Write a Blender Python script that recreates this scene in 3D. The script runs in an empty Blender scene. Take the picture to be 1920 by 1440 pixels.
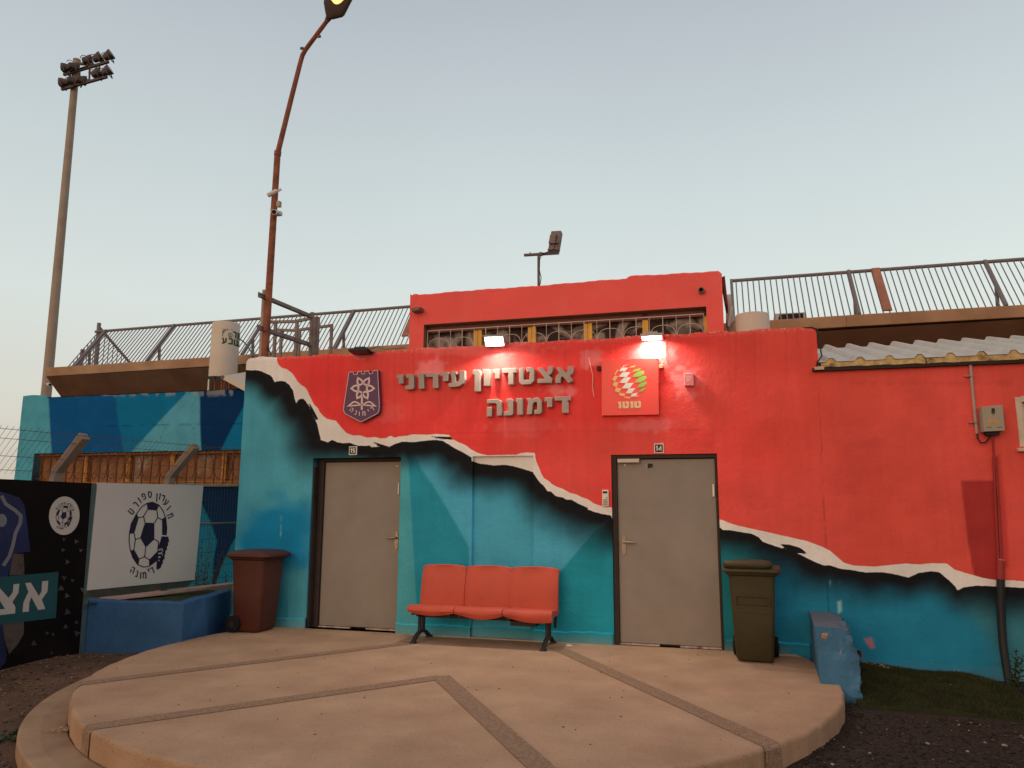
import bpy, math, random
import numpy as np
from mathutils import Vector, Matrix
random.seed(7); RNG = np.random.default_rng(7)
S = bpy.context.scene
COL = S.collection

# ------------------------------------------------------------------ camera
CZ = 1.56; FPX = 1420.0
def basis(p, r, y):
    p, r, y = map(math.radians, (p, r, y))
    f = np.array([-math.sin(y)*math.cos(p), math.cos(y)*math.cos(p), math.sin(p)])
    r0 = np.array([math.cos(y), math.sin(y), 0.0]); u0 = np.cross(r0, f)
    return math.cos(r)*r0+math.sin(r)*u0, -math.sin(r)*r0+math.cos(r)*u0, f
CA, CB, CC = basis(9.15, 0.23, 15.77)
cam = bpy.data.objects.new('camera', bpy.data.cameras.new('camera')); COL.objects.link(cam)
cam.matrix_world = Matrix(((CA[0], CB[0], -CC[0], 0), (CA[1], CB[1], -CC[1], 0), (CA[2], CB[2], -CC[2], CZ), (0, 0, 0, 1)))
cam.data.sensor_width = 36; cam.data.lens = FPX/1920*36; cam.data.clip_end = 2000; cam.data.clip_start = 0.05
S.camera = cam
# ------------------------------------------------------------------ dusk sky
w = bpy.data.worlds.new('World'); S.world = w; w.use_nodes = True
nt = w.node_tree; nt.nodes.clear(); N = nt.nodes.new; L = nt.links.new
SUN_EL, SUN_AZ = 14.0, -20.0       # low sun behind the camera (azimuth from -Y towards -X)
out = N('ShaderNodeOutputWorld')
sky = N('ShaderNodeTexSky'); sky.sky_type = 'NISHITA'; sky.sun_disc = False
sky.sun_elevation = math.radians(6); sky.sun_rotation = math.radians(180+20); sky.dust_density = 4; sky.air_density = 1.5
bg1 = N('ShaderNodeBackground'); bg1.inputs[1].default_value = 0.05; L(sky.outputs[0], bg1.inputs[0])
tc = N('ShaderNodeTexCoord'); sep = N('ShaderNodeSeparateXYZ'); L(tc.outputs['Generated'], sep.inputs[0])
ramp = N('ShaderNodeValToRGB'); L(sep.outputs[2], ramp.inputs[0])
cr = ramp.color_ramp
cr.elements[0].position = 0.0; cr.elements[0].color = (.58, .50, .41, 1)
cr.elements[1].position = 1.0; cr.elements[1].color = (.30, .34, .40, 1)
for p, c in ((.10, (.65, .64, .595)), (.24, (.66, .715, .705)), (.42, (.55, .61, .63)), (.60, (.42, .455, .50))):
    e = cr.elements.new(p); e.color = (*c, 1)
# warm after-glow over the horizon behind the camera and to the left
dot = N('ShaderNodeVectorMath'); dot.operation = 'DOT_PRODUCT'; L(tc.outputs['Generated'], dot.inputs[0]); dot.inputs[1].default_value = (-.34, -.94, .0)
mr = N('ShaderNodeMapRange'); mr.interpolation_type = 'SMOOTHSTEP'; L(dot.outputs['Value'], mr.inputs[0])
mr.inputs[1].default_value = -.25; mr.inputs[2].default_value = .95; mr.inputs[3].default_value = 0; mr.inputs[4].default_value = 1
glow = N('ShaderNodeMix'); glow.data_type = 'RGBA'; L(mr.outputs[0], glow.inputs[0])
L(ramp.outputs[0], glow.inputs[6]); glow.inputs[7].default_value = (.66, .52, .42, 1)
hz_ = N('ShaderNodeTexNoise'); hz_.inputs['Scale'].default_value = 2.2; hz_.inputs['Detail'].default_value = 4; L(tc.outputs['Generated'], hz_.inputs[0])
hm = N('ShaderNodeMapRange'); L(hz_.outputs[0], hm.inputs[0]); hm.inputs[1].default_value = .3; hm.inputs[2].default_value = .7; hm.inputs[3].default_value = .975; hm.inputs[4].default_value = 1.025
hmx = N('ShaderNodeMix'); hmx.data_type = 'RGBA'; hmx.blend_type = 'MULTIPLY'; hmx.inputs[0].default_value = 1; L(glow.outputs[2], hmx.inputs[6]); L(hm.outputs[0], hmx.inputs[7])
bg2 = N('ShaderNodeBackground'); L(hmx.outputs[2], bg2.inputs[0]); bg2.inputs[1].default_value = .95
add = N('ShaderNodeAddShader'); L(bg1.outputs[0], add.inputs[0]); L(bg2.outputs[0], add.inputs[1]); L(add.outputs[0], out.inputs[0])
# ------------------------------------------------------------------ sun: last soft light from behind the camera
sl = bpy.data.lights.new('sun', 'SUN'); sl.energy = 0.48; sl.angle = math.radians(40); sl.color = (1, .78, .60)
so = bpy.data.objects.new('sun', sl); COL.objects.link(so)
_az = math.radians(SUN_AZ); _el = math.radians(SUN_EL)
sd = Vector((math.sin(_az)*math.cos(_el), -math.cos(_az)*math.cos(_el), math.sin(_el)))
so.rotation_euler = sd.to_track_quat('Z', 'Y').to_euler(); so.location = (-6, -10, 8)
S.view_settings.view_transform = 'Standard'; S.view_settings.look = 'None'; S.view_settings.exposure = 0; S.view_settings.gamma = 1
S.cycles.use_denoising = True

# ------------------------------------------------------------------ measuring helpers: a sight line meets a real plane
def ray(px, py): return CA*(px-960)+CB*(720-py)+CC*FPX
def W(px, py, Y):
    d = ray(px, py); p = d*(Y/d[1]); return Vector((p[0], p[1], p[2]+CZ))
def G(px, py, Z=0.0):
    d = ray(px, py); p = d*((Z-CZ)/d[2]); return Vector((p[0], p[1], Z))
def PL(px, py, A, n):                      # vertical plane through A with normal n
    d = ray(px, py); t = (A[0]*n[0]+A[1]*n[1])/(d[0]*n[0]+d[1]*n[1]); p = d*t
    return Vector((p[0], p[1], p[2]+CZ))
def topx(P):
    V = np.array(P, float).reshape(-1, 3)-np.array([0, 0, CZ]); z = V@CC
    return 960+FPX*(V@CA)/z, 720-FPX*(V@CB)/z
def lin(c):
    c = c/255.0; return c/12.92 if c <= .04045 else ((c+.055)/1.055)**2.4
ILL = (.57, .43, .33)
def alb(r, g, b, k=1.0): return tuple(min(.92, k*lin(v)/i) for v, i in zip((r, g, b), ILL))

# ------------------------------------------------------------------ materials
MATS = {}
def mat(name, col, rough=.75, var=.12, scale=6.0, bump=.15, bscale=60.0, metal=0.0, spec=.22, col2=None, c2t=.6, c2scale=3.0, c2soft=.08, streak=0.0, emit=None):
    if name in MATS: return MATS[name]
    m = bpy.data.materials.new(name); m.use_nodes = True; t = m.node_tree; n = t.nodes; l = t.links
    b = n['Principled BSDF']; b.inputs['Roughness'].default_value = rough; b.inputs['Metallic'].default_value = metal
    b.inputs['Specular IOR Level'].default_value = spec
    tcn = n.new('ShaderNodeTexCoord')
    nz = n.new('ShaderNodeTexNoise'); nz.inputs['Scale'].default_value = scale; nz.inputs['Detail'].default_value = 6; l.new(tcn.outputs['Object'], nz.inputs[0])
    mp = n.new('ShaderNodeMapRange'); l.new(nz.outputs[0], mp.inputs[0]); mp.inputs[1].default_value = .3; mp.inputs[2].default_value = .7
    mp.inputs[3].default_value = 1-var; mp.inputs[4].default_value = 1+var
    base = n.new('ShaderNodeRGB'); base.outputs[0].default_value = (*col[:3], 1); src = base.outputs[0]
    if col2 is not None:
        n2 = n.new('ShaderNodeTexNoise'); n2.inputs['Scale'].default_value = c2scale; n2.inputs['Detail'].default_value = 9; n2.inputs['Roughness'].default_value = .65
        l.new(tcn.outputs['Object'], n2.inputs[0])
        m2 = n.new('ShaderNodeMapRange'); l.new(n2.outputs[0], m2.inputs[0]); m2.inputs[1].default_value = c2t-c2soft; m2.inputs[2].default_value = c2t+c2soft
        mx = n.new('ShaderNodeMix'); mx.data_type = 'RGBA'; l.new(m2.outputs[0], mx.inputs[0]); l.new(src, mx.inputs[6]); mx.inputs[7].default_value = (*col2[:3], 1); src = mx.outputs[2]
    mul = n.new('ShaderNodeMix'); mul.data_type = 'RGBA'; mul.blend_type = 'MULTIPLY'; mul.inputs[0].default_value = 1
    l.new(src, mul.inputs[6]); l.new(mp.outputs[0], mul.inputs[7]); l.new(mul.outputs[2], b.inputs['Base Color'])
    rr = n.new('ShaderNodeMapRange'); l.new(nz.outputs[0], rr.inputs[0]); rr.inputs[3].default_value = max(0, rough-.12); rr.inputs[4].default_value = min(1, rough+.12); l.new(rr.outputs[0], b.inputs['Roughness'])
    if bump:
        bz = n.new('ShaderNodeTexNoise'); bz.inputs['Scale'].default_value = bscale; bz.inputs['Detail'].default_value = 5; l.new(tcn.outputs['Object'], bz.inputs[0])
        bp = n.new('ShaderNodeBump'); bp.inputs['Strength'].default_value = bump; bp.inputs['Distance'].default_value = .02; l.new(bz.outputs[0], bp.inputs['Height']); l.new(bp.outputs[0], b.inputs['Normal'])
    if emit: b.inputs['Emission Color'].default_value = (*emit[0], 1); b.inputs['Emission Strength'].default_value = emit[1]
    MATS[name] = m; return m

# ------------------------------------------------------------------ mesh building
LOC = {}
class MB:
    def __init__(s): s.v = []; s.f = []; s.mi = []
    def add(s, vs, fs, mi=0):
        o = len(s.v); s.v += [tuple(map(float, p)) for p in vs]; s.f += [tuple(i+o for i in f) for f in fs]; s.mi += [mi]*len(fs); return s
    def box(s, x0, x1, y0, y1, z0, z1, mi=0):
        return s.add([(x0,y0,z0),(x1,y0,z0),(x1,y1,z0),(x0,y1,z0),(x0,y0,z1),(x1,y0,z1),(x1,y1,z1),(x0,y1,z1)],
                     [(0,3,2,1),(4,5,6,7),(0,1,5,4),(1,2,6,5),(2,3,7,6),(3,0,4,7)], mi)
    def obox(s, c, size, R=None, mi=0):
        R = R or Matrix.Identity(3); c = Vector(c); a = [d/2 for d in size]
        vs = [c+R@Vector((sx*a[0], sy*a[1], sz*a[2])) for sz in (-1,1) for sx, sy in ((-1,-1),(1,-1),(1,1),(-1,1))]
        return s.add(vs, [(0,3,2,1),(4,5,6,7),(0,1,5,4),(1,2,6,5),(2,3,7,6),(3,0,4,7)], mi)
    def bar(s, p0, p1, w, h, up=(0,0,1), mi=0):     # rectangular bar between two points
        p0, p1 = Vector(p0), Vector(p1); d = (p1-p0); Ln = d.length; d.normalize(); u = Vector(up)
        if abs(d.dot(u)) > .98: u = Vector((0,1,0))
        x = d.cross(u).normalized(); z = x.cross(d)
        R = Matrix((x, d, z)).transposed(); return s.obox((p0+p1)/2, (w, Ln, h), R, mi)
    def cyl(s, p0, p1, r0, r1=None, n=14, caps=True, mi=0):
        return s.tube([p0, p1], [r0, r0 if r1 is None else r1], n, caps, mi)
    def tube(s, pts, r, n=8, caps=True, mi=0):
        pts = [Vector(p) for p in pts]; k = len(pts); rs = r if isinstance(r, (list, tuple)) else [r]*k
        vs = []; prev = None
        for i, p in enumerate(pts):
            d = (pts[min(i+1, k-1)]-pts[max(i-1, 0)]).normalized()
            if prev is None:
                u = Vector((0,0,1)) if abs(d.z) < .9 else Vector((1,0,0)); x = d.cross(u).normalized()
            else:
                x = (prev-d*prev.dot(d)).normalized()
            prev = x; y = d.cross(x)
            for j in range(n):
                a = 2*math.pi*j/n; vs.append(p+(x*math.cos(a)+y*math.sin(a))*rs[i])
        fs = [(i*n+j, i*n+(j+1) % n, (i+1)*n+(j+1) % n, (i+1)*n+j) for i in range(k-1) for j in range(n)]
        if caps: fs += [tuple(range(n-1, -1, -1)), tuple(range((k-1)*n, k*n))]
        return s.add(vs, fs, mi)
    def prism(s, pts, vec, mi=0):                    # polygon pushed along vec
        pts = [Vector(p) for p in pts]; vec = Vector(vec); n = len(pts)
        return s.add(pts+[p+vec for p in pts], [tuple(range(n)), tuple(range(2*n-1, n-1, -1))]+[(i, i+n, (i+1) % n+n, (i+1) % n) for i in range(n)], mi)
    def lathe(s, c, prof, n=24, mi=0):
        c = Vector(c); vs = [c+Vector((r*math.cos(2*math.pi*j/n), r*math.sin(2*math.pi*j/n), z)) for r, z in prof for j in range(n)]; k = len(prof)
        fs = [(i*n+j, i*n+(j+1) % n, (i+1)*n+(j+1) % n, (i+1)*n+j) for i in range(k-1) for j in range(n)]
        fs += [tuple(range(n-1, -1, -1)), tuple(range((k-1)*n, k*n))]; return s.add(vs, fs, mi)
    def loft(s, rings, mi=0, caps=True):
        n = len(rings[0]); vs = [p for r in rings for p in r]; k = len(rings)
        fs = [(i*n+j, i*n+(j+1) % n, (i+1)*n+(j+1) % n, (i+1)*n+j) for i in range(k-1) for j in range(n)]
        if caps: fs += [tuple(range(n-1, -1, -1)), tuple(range((k-1)*n, k*n))]
        return s.add(vs, fs, mi)
    def build(s, name, m, parent=None, smooth=None, bevel=0, seg=2, fix=True):
        o0 = LOC.get(parent.name, Vector((0,0,0))) if parent else Vector((0,0,0))
        me = bpy.data.meshes.new(name); me.from_pydata([(x-o0[0], y-o0[1], z-o0[2]) for x, y, z in s.v], [], s.f)
        for mm in (m if isinstance(m, (list, tuple)) else [m]): me.materials.append(mm)
        me.polygons.foreach_set('material_index', s.mi)
        if fix:
            import bmesh
            bm = bmesh.new(); bm.from_mesh(me); bmesh.ops.recalc_face_normals(bm, faces=bm.faces); bm.to_mesh(me); bm.free()
        if smooth:
            me.shade_smooth(); me.set_sharp_from_angle(angle=math.radians(smooth))
        me.update(); o = bpy.data.objects.new(name, me); COL.objects.link(o)
        if parent: o.parent = parent; LOC[o.name] = o0
        if bevel:
            b = o.modifiers.new('bevel', 'BEVEL'); b.width = bevel; b.segments = seg; b.limit_method = 'ANGLE'; b.angle_limit = math.radians(40)
        return o
def tag(o, label=None, cat=None, group=None, kind=None):
    for k, v in (('label', label), ('category', cat), ('group', group), ('kind', kind)):
        if v: o[k] = v
    return o
def thing(name, label, cat, loc=(0,0,0), group=None):
    o = bpy.data.objects.new(name, None); COL.objects.link(o); o.location = loc; o.empty_display_size = .1
    LOC[o.name] = Vector(loc); return tag(o, label, cat, group)
def copy_tree(o, parent=None):
    c = o.copy(); COL.objects.link(c)
    if parent: c.parent = parent
    for ch in list(o.children): copy_tree(ch, c)
    return c
# flat lettering: characters drawn as pen strokes (y up, letter height 1)
def _ell(cx, cy, rx, ry, n=14): return [(cx+rx*math.cos(2*math.pi*i/n), cy+ry*math.sin(2*math.pi*i/n)) for i in range(n+1)]
GLY = {
 'א': (.78, [[(.04,1),(.74,0)], [(.70,1),(.70,.72),(.50,.47)], [(.30,.60),(.09,.34),(.09,0)]]),
 'ב': (.74, [[(.05,.93),(.52,.93),(.60,.84),(.60,.14)], [(.0,.07),(.74,.07)]]),
 'ד': (.72, [[(.0,.93),(.72,.93)], [(.57,.86),(.57,0)]]),
 'ה': (.70, [[(.0,.93),(.56,.93),(.63,.84),(.63,0)], [(.09,.58),(.09,0)]]),
 'ו': (.26, [[(.02,.93),(.19,.93),(.19,0)]]),
 'ט': (.72, [[(.06,1),(.06,.22),(.16,.07),(.56,.07),(.66,.20),(.66,.80),(.57,.93),(.40,.93)]]),
 'י': (.26, [[(.02,.93),(.19,.93),(.19,.52)]]),
 'מ': (.74, [[(.06,1),(.19,.74),(.06,0)], [(.22,.78),(.36,.93),(.58,.93),(.67,.82),(.67,.07),(.42,.07)]]),
 'נ': (.46, [[(.10,.93),(.32,.93),(.39,.84),(.39,.07),(.0,.07)]]),
 'ן': (.26, [[(.02,.93),(.19,.93),(.19,-.32)]]),
 'ס': (.72, [[(.0,.93),(.54,.93),(.65,.80),(.65,.36),(.50,.07),(.28,.07),(.12,.34),(.12,.86)]]),
 'ע': (.70, [[(.10,1),(.30,.16)], [(.63,1),(.63,.50),(.52,.24),(.0,-.02)]]),
 'פ': (.68, [[(.32,.52),(.10,.52),(.10,.93),(.48,.93),(.61,.80),(.61,.22),(.50,.07),(.04,.07)]]),
 'ר': (.64, [[(.0,.93),(.48,.93),(.58,.82),(.58,0)]]),
 '0': (.60, [_ell(.30,.5,.24,.44)]), '8': (.60, [_ell(.30,.73,.20,.21), _ell(.30,.27,.24,.22)]),
 '1': (.34, [[(.02,.76),(.25,.93),(.25,0)]]), '2': (.62, [[(.05,.74),(.16,.92),(.42,.93),(.55,.80),(.52,.60),(.09,.07),(.62,.07)]]),
 '4': (.70, [[(.50,0),(.50,.93),(.06,.28),(.70,.28)]]), '5': (.60, [[(.56,.93),(.12,.93),(.10,.54),(.38,.58),(.54,.44),(.54,.20),(.38,.07),(.04,.08)]])}
def put_glyph(mb, ch, x, y, hgt, rot, fn, wt=.15, sx=1.0):
    # (x, y) = centre in picture-like units (y down); fn maps them to the surface
    wd, lines_ = GLY[ch]; c, s_ = math.cos(math.radians(rot)), math.sin(math.radians(rot))
    for ln in lines_:
        P = []
        for a, b in ln:
            a, b = (a-wd/2)*hgt*sx, (b-.5)*hgt; P.append((x+a*c-b*s_, y-(a*s_+b*c)))
        stroke(mb, P, hgt*wt, fn)
def put_line(mb, text, x, y, hgt, fn, wt=.15, sx=1.0, gap=.22):    # text is listed left to right as seen
    ws = [GLY[c][0]*hgt*sx for c in text]; cx = -(sum(ws)+gap*hgt*(len(text)-1))/2
    for c, wd in zip(text, ws): put_glyph(mb, c, x+cx+wd/2, y, hgt, 0, fn, wt, sx); cx += wd+gap*hgt
def stroke(mb, pts, wd, fn, closed=False, mi=0):
    P = [np.array(p, float) for p in pts]; n = len(P); o = []
    for i in range(n):
        a = P[(i-1) % n] if closed or i > 0 else P[i]; b = P[(i+1) % n] if closed or i < n-1 else P[i]
        d1 = P[i]-a; d2 = b-P[i]
        l1, l2 = np.hypot(*d1), np.hypot(*d2)
        d1 = d1/l1 if l1 > 1e-6 else d2/l2; d2 = d2/l2 if l2 > 1e-6 else d1
        m = d1+d2; m = m/max(np.hypot(*m), 1e-6); nn = np.array([-m[1], m[0]]); k = 1/max(.45, nn@np.array([-d1[1], d1[0]]))
        o.append((P[i]+nn*wd/2*k, P[i]-nn*wd/2*k))
    vs = [fn(*q) for pr in o for q in pr]; fs = [(2*i, 2*i+1, (2*i+3) % (2*n), (2*i+2) % (2*n)) for i in range(n if closed else n-1)]
    mb.add(vs, fs, mi)
def ellipse(cx, cy, rx, ry, n=32, tilt=0):
    c, s_ = math.cos(math.radians(tilt)), math.sin(math.radians(tilt))
    return [(cx+rx*math.cos(2*math.pi*i/n)*c-ry*math.sin(2*math.pi*i/n)*s_, cy+rx*math.cos(2*math.pi*i/n)*s_+ry*math.sin(2*math.pi*i/n)*c) for i in range(n)]
def flat(mb, pts, fn, mi=0): mb.add([fn(*p) for p in pts], [tuple(range(len(pts)))], mi)
# ------------------------------------------------------------------ the setting: ground and patio
YW = 9.0                                    # front plane of the red building
PC = (-2.63, 7.7); PR = 3.54                 # patio circle
def ground_z(x, y):
    x = np.asarray(x, float); y = np.asarray(y, float)
    zl = -.13-.17*np.clip((7.0-y)/2.2, 0, 1)                   # left: level with the patio at the back, falling to the front
    zr = -.135-.03*np.clip((7.5-y)/2, 0, 1)
    t = np.clip((x+3.5)/2.5, 0, 1); t = t*t*(3-2*t); z = zl*(1-t)+zr*t
    z = z+.018*np.sin(x*2.1+.7*y)*np.sin(y*1.7-.4*x)+.01*np.sin(x*5.3+1)*np.sin(y*4.1)
    far = np.clip((np.hypot(x, y-7)-14)/10, 0, 1); return z*(1-far)-.3*far
def grid_obj(name, xs, ys, zf, m, kind='structure'):
    X, Y = np.meshgrid(xs, ys); Z = zf(X, Y); nx, ny = len(xs), len(ys)
    i = np.arange(nx*ny).reshape(ny, nx); f = np.stack([i[:-1,:-1], i[:-1,1:], i[1:,1:], i[1:,:-1]], -1).reshape(-1, 4)
    me = bpy.data.meshes.new(name); me.from_pydata(np.stack([X, Y, Z], -1).reshape(-1, 3).tolist(), [], f.tolist()); me.materials.append(m); me.shade_smooth()
    o = bpy.data.objects.new(name, me); COL.objects.link(o); tag(o, kind=kind); return o
def ground_mat():
    m = mat('dirt', (.135,.078,.050), .95, .25, 3, .6, 45, col2=(.09,.050,.034), c2scale=1.6, c2t=.5, c2soft=.2)
    t = m.node_tree; n = t.nodes; l = t.links; b = n['Principled BSDF']; src = b.inputs['Base Color'].links[0].from_socket
    tcn = n.new('ShaderNodeTexCoord'); sp = n.new('ShaderNodeSeparateXYZ'); l.new(tcn.outputs['Object'], sp.inputs[0])
    nz = n.new('ShaderNodeTexNoise'); nz.inputs['Scale'].default_value = 1.3; l.new(tcn.outputs['Object'], nz.inputs[0])
    ad = n.new('ShaderNodeMath'); ad.operation = 'MULTIPLY_ADD'; l.new(nz.outputs[0], ad.inputs[0]); ad.inputs[1].default_value = 1.2; l.new(sp.outputs[0], ad.inputs[2])
    mp = n.new('ShaderNodeMapRange'); l.new(ad.outputs[0], mp.inputs[0]); mp.inputs[1].default_value = -.6; mp.inputs[2].default_value = .3
    gv = n.new('ShaderNodeTexVoronoi'); gv.inputs['Scale'].default_value = 55; l.new(tcn.outputs['Object'], gv.inputs[0])
    gr = n.new('ShaderNodeValToRGB'); l.new(gv.outputs['Color'], gr.inputs[0]); gr.color_ramp.elements[0].color = (.012,.008,.006,1); gr.color_ramp.elements[1].color = (.05,.034,.026,1)
    mx = n.new('ShaderNodeMix'); mx.data_type = 'RGBA'; l.new(mp.outputs[0], mx.inputs[0]); l.new(src, mx.inputs[6]); l.new(gr.outputs[0], mx.inputs[7]); l.new(mx.outputs[2], b.inputs['Base Color'])
    return m
xs = np.concatenate([np.array([-600,-200,-80,-40,-24]), np.arange(-16, 8, .12), np.array([10,14,20,40,100,300,600])])
ys = np.concatenate([np.array([-300,-80,-30,-12,-4]), np.arange(0, 14, .12), np.array([15,18,24,40,80,200,600])])
grid_obj('ground', xs, ys, ground_z, ground_mat())

PAVE = mat('patio_concrete', (.44,.285,.185), .85, .10, 2.2, .35, 130, col2=(.355,.213,.135), c2scale=1.3, c2t=.52, c2soft=.16)
def patio_speckle(m, sc=90, thr=.12, dark=(.12,.08,.055)):
    t = m.node_tree; n = t.nodes; l = t.links; b = n['Principled BSDF']; src = b.inputs['Base Color'].links[0].from_socket
    tcn = n.new('ShaderNodeTexCoord'); v = n.new('ShaderNodeTexVoronoi'); v.inputs['Scale'].default_value = sc; l.new(tcn.outputs['Object'], v.inputs[0])
    sepc = n.new('ShaderNodeSeparateColor'); l.new(v.outputs['Color'], sepc.inputs[0])
    c = n.new('ShaderNodeMath'); c.operation = 'LESS_THAN'; l.new(sepc.outputs[0], c.inputs[0]); c.inputs[1].default_value = thr
    d = n.new('ShaderNodeMath'); d.operation = 'LESS_THAN'; l.new(v.outputs['Distance'], d.inputs[0]); d.inputs[1].default_value = .33
    k = n.new('ShaderNodeMath'); k.operation = 'MULTIPLY'; l.new(c.outputs[0], k.inputs[0]); l.new(d.outputs[0], k.inputs[1])
    mx = n.new('ShaderNodeMix'); mx.data_type = 'RGBA'; l.new(k.outputs[0], mx.inputs[0]); l.new(src, mx.inputs[6]); mx.inputs[7].default_value = (*dark, 1); l.new(mx.outputs[2], b.inputs['Base Color'])
patio_speckle(PAVE, 60, .05, (.20,.125,.085)); patio_speckle(PAVE, 110, .16, (.31,.19,.12)); patio_speckle(PAVE, 125, .10, (.55,.38,.26))
def disc_pts(c, r, a0, a1, n): return [(c[0]+r*math.cos(math.radians(a0+(a1-a0)*i/n)), c[1]+r*math.sin(math.radians(a0+(a1-a0)*i/n))) for i in range(n+1)]
aend = math.degrees(math.asin((YW+.3-PC[1])/PR))
arc = disc_pts(PC, PR, 180-aend, 360+aend, 300)
arc = [(PC[0]+(x-PC[0])*(1+q_), PC[1]+(y-PC[1])*(1+q_)) for (x, y), q_ in zip(arc, [.0012*math.sin(i*.31)+.0012*math.sin(i*.83+1)+.0006*math.sin(i*2.1) for i in range(len(arc))])]
mb = MB(); mb.prism([(x, y, -.45) for x, y in arc], (0,0,.45)); po = mb.build('patio', PAVE, bevel=.026, seg=3); tag(po, kind='structure')
STEP = mat('step_concrete', (.37,.24,.15), .88, .14, 2.5, .3, 160, col2=(.27,.165,.11), c2scale=1.4, c2t=.55, c2soft=.12)
a_in = disc_pts(PC, PR+.004, 176, 262, 60); c2 = (PC[0]-.06, PC[1]-.03); a_out = disc_pts(c2, PR+.275, 168, 262, 60)
mb = MB(); mb.prism([(x, y, -.6) for x, y in a_in]+[(x, y, -.6) for x, y in a_out[::-1]], (0,0,.6-.175)); tag(mb.build('patio_step', STEP, bevel=.015, seg=2), kind='structure')
# exposed-aggregate bands: two chevrons set into the paving
AGG = mat('aggregate', (.30,.185,.120), .95, .2, 30, .8, 160, col2=(.40,.265,.18), c2scale=150, c2t=.55, c2soft=.06)
patio_speckle(AGG, 75, .30, (.16,.095,.062)); patio_speckle(AGG, 90, .15, (.52,.38,.28))
def band(p0, p1, wd, ext0=0, ext1=0):
    a = np.array(p0[:2]); b = np.array(p1[:2]); d = (b-a)/np.hypot(*(b-a)); a = a-d*ext0; b = b+d*ext1; n = np.array([-d[1], d[0]])*wd/2
    return a, b, n
def band_obj(segs):
    mb = MB()
    for a, b, n in segs:
        mb.add([(*(a+n), .004), (*(a-n), .004), (*(b-n), .004), (*(b+n), .004)], [(0,1,2,3)])
    return tag(mb.build('paving_band', AGG), kind='structure')
def to_circle(p, d, r):
    p = np.array(p)-np.array(PC); bq = p@d; c = p@p-r*r; return -bq+math.sqrt(max(0, bq*bq-c))
def seg_to_edge(apex, through, wd):
    a = np.array(apex[:2]); d = np.array(through[:2])-a; d = d/np.hypot(*d); e = a+d*(to_circle(a, d, PR-.02)); n = np.array([-d[1], d[0]])*wd/2
    return a, e, n, d
iL = seg_to_edge(G(828,1270), G(175,1363), .17); iR = seg_to_edge(G(826,1268), G(1015,1440), .17)
oL = seg_to_edge(G(775,1205), G(150,1282), .155); oR = seg_to_edge(G(1040,1213), G(1420,1385), .165)
for a, e, n, d in (iL, iR, oL, oR):
    mb = MB(); z4 = .0045 if a is iR[0] else .004; rows = []
    for i in range(9):
        p = a+n*(1-i/4); rows.append((p, p+d*to_circle(p, d, PR-.022), p+d*to_circle(p, d, PR+.007)))
    for r0, r1 in zip(rows[:-1], rows[1:]):
        v = [(*r0[0], z4), (*r1[0], z4), (*r1[1], z4), (*r0[1], z4), (*r1[2], -.022), (*r0[2], -.022), (*r1[2], -.4), (*r0[2], -.4)]
        mb.add(v, [(0,1,2,3), (3,2,4,5), (5,4,6,7)])
    tag(mb.build('paving_band', AGG, fix=False), kind='structure')
# ------------------------------------------------------------------ the red building: mural contours measured on the photograph
UP = [(518,660),(518.1,667.1),(519.7,678.5),(523.3,684.8),(528,689.5),(536.9,692),(544.2,696.8),(549.9,702),(554,708.8),(557.7,715),(564,721.3),(572.3,726.5),(576,731.7),(580,741),(585.8,752.5),(589,758.8),(596.3,765.5),(599.4,772.3),(606.7,780.6),(613,785.3),(621.3,787.4),(629.6,788.8),(641.3,803.3),(650,812),(661.7,816.5),(676.3,816.5),(688,820.8),(702.5,819.4),(714.2,822.3),(724.4,821.4),(731.7,817),(740.4,820.8),(750.6,818),(763.8,817),(772.5,814.4),(790,815),(804.6,815),(819.2,813.6),(842.5,815.6),(846.9,822.3),(857,828),(871.7,834),(883.3,842.7),(893,848),(903.8,851.5),(914.9,853.7),(968.2,852.6),(976.3,849.7),(987.6,848.4),(1002.9,849.4),(1003.7,857.8),(1006,866.6),(1011,878),(1015,888.4),(1019.8,896.5),(1028,901.4),(1036,908.6),(1044,912.7),(1055.4,916.7),(1068.3,924),(1081.2,927.2),(1089.3,932),(1102.2,936),(1112,943.3),(1124.8,948.2),(1145.8,951.4),(1160,955),(1340,972),(1351.4,974.5),(1359.2,977.1),(1370.9,981.7),(1384,985.8),(1415.8,992.8),(1447.8,999.8),(1479.7,1007),(1511.7,1014.2),(1540.4,1024.7),(1556.4,1032.7),(1569.2,1043.9),(1582,1055),(1601,1060.5),(1639.5,1062.4),(1671.4,1059.2),(1697,1056.7),(1722.6,1058.3),(1748,1056),(1775.3,1056.7),(1789.6,1067.9),(1815.2,1075.8),(1844,1083.8),(1872.7,1088.6),(1895,1088),(1920,1090.2),(2500,1120)]
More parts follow.
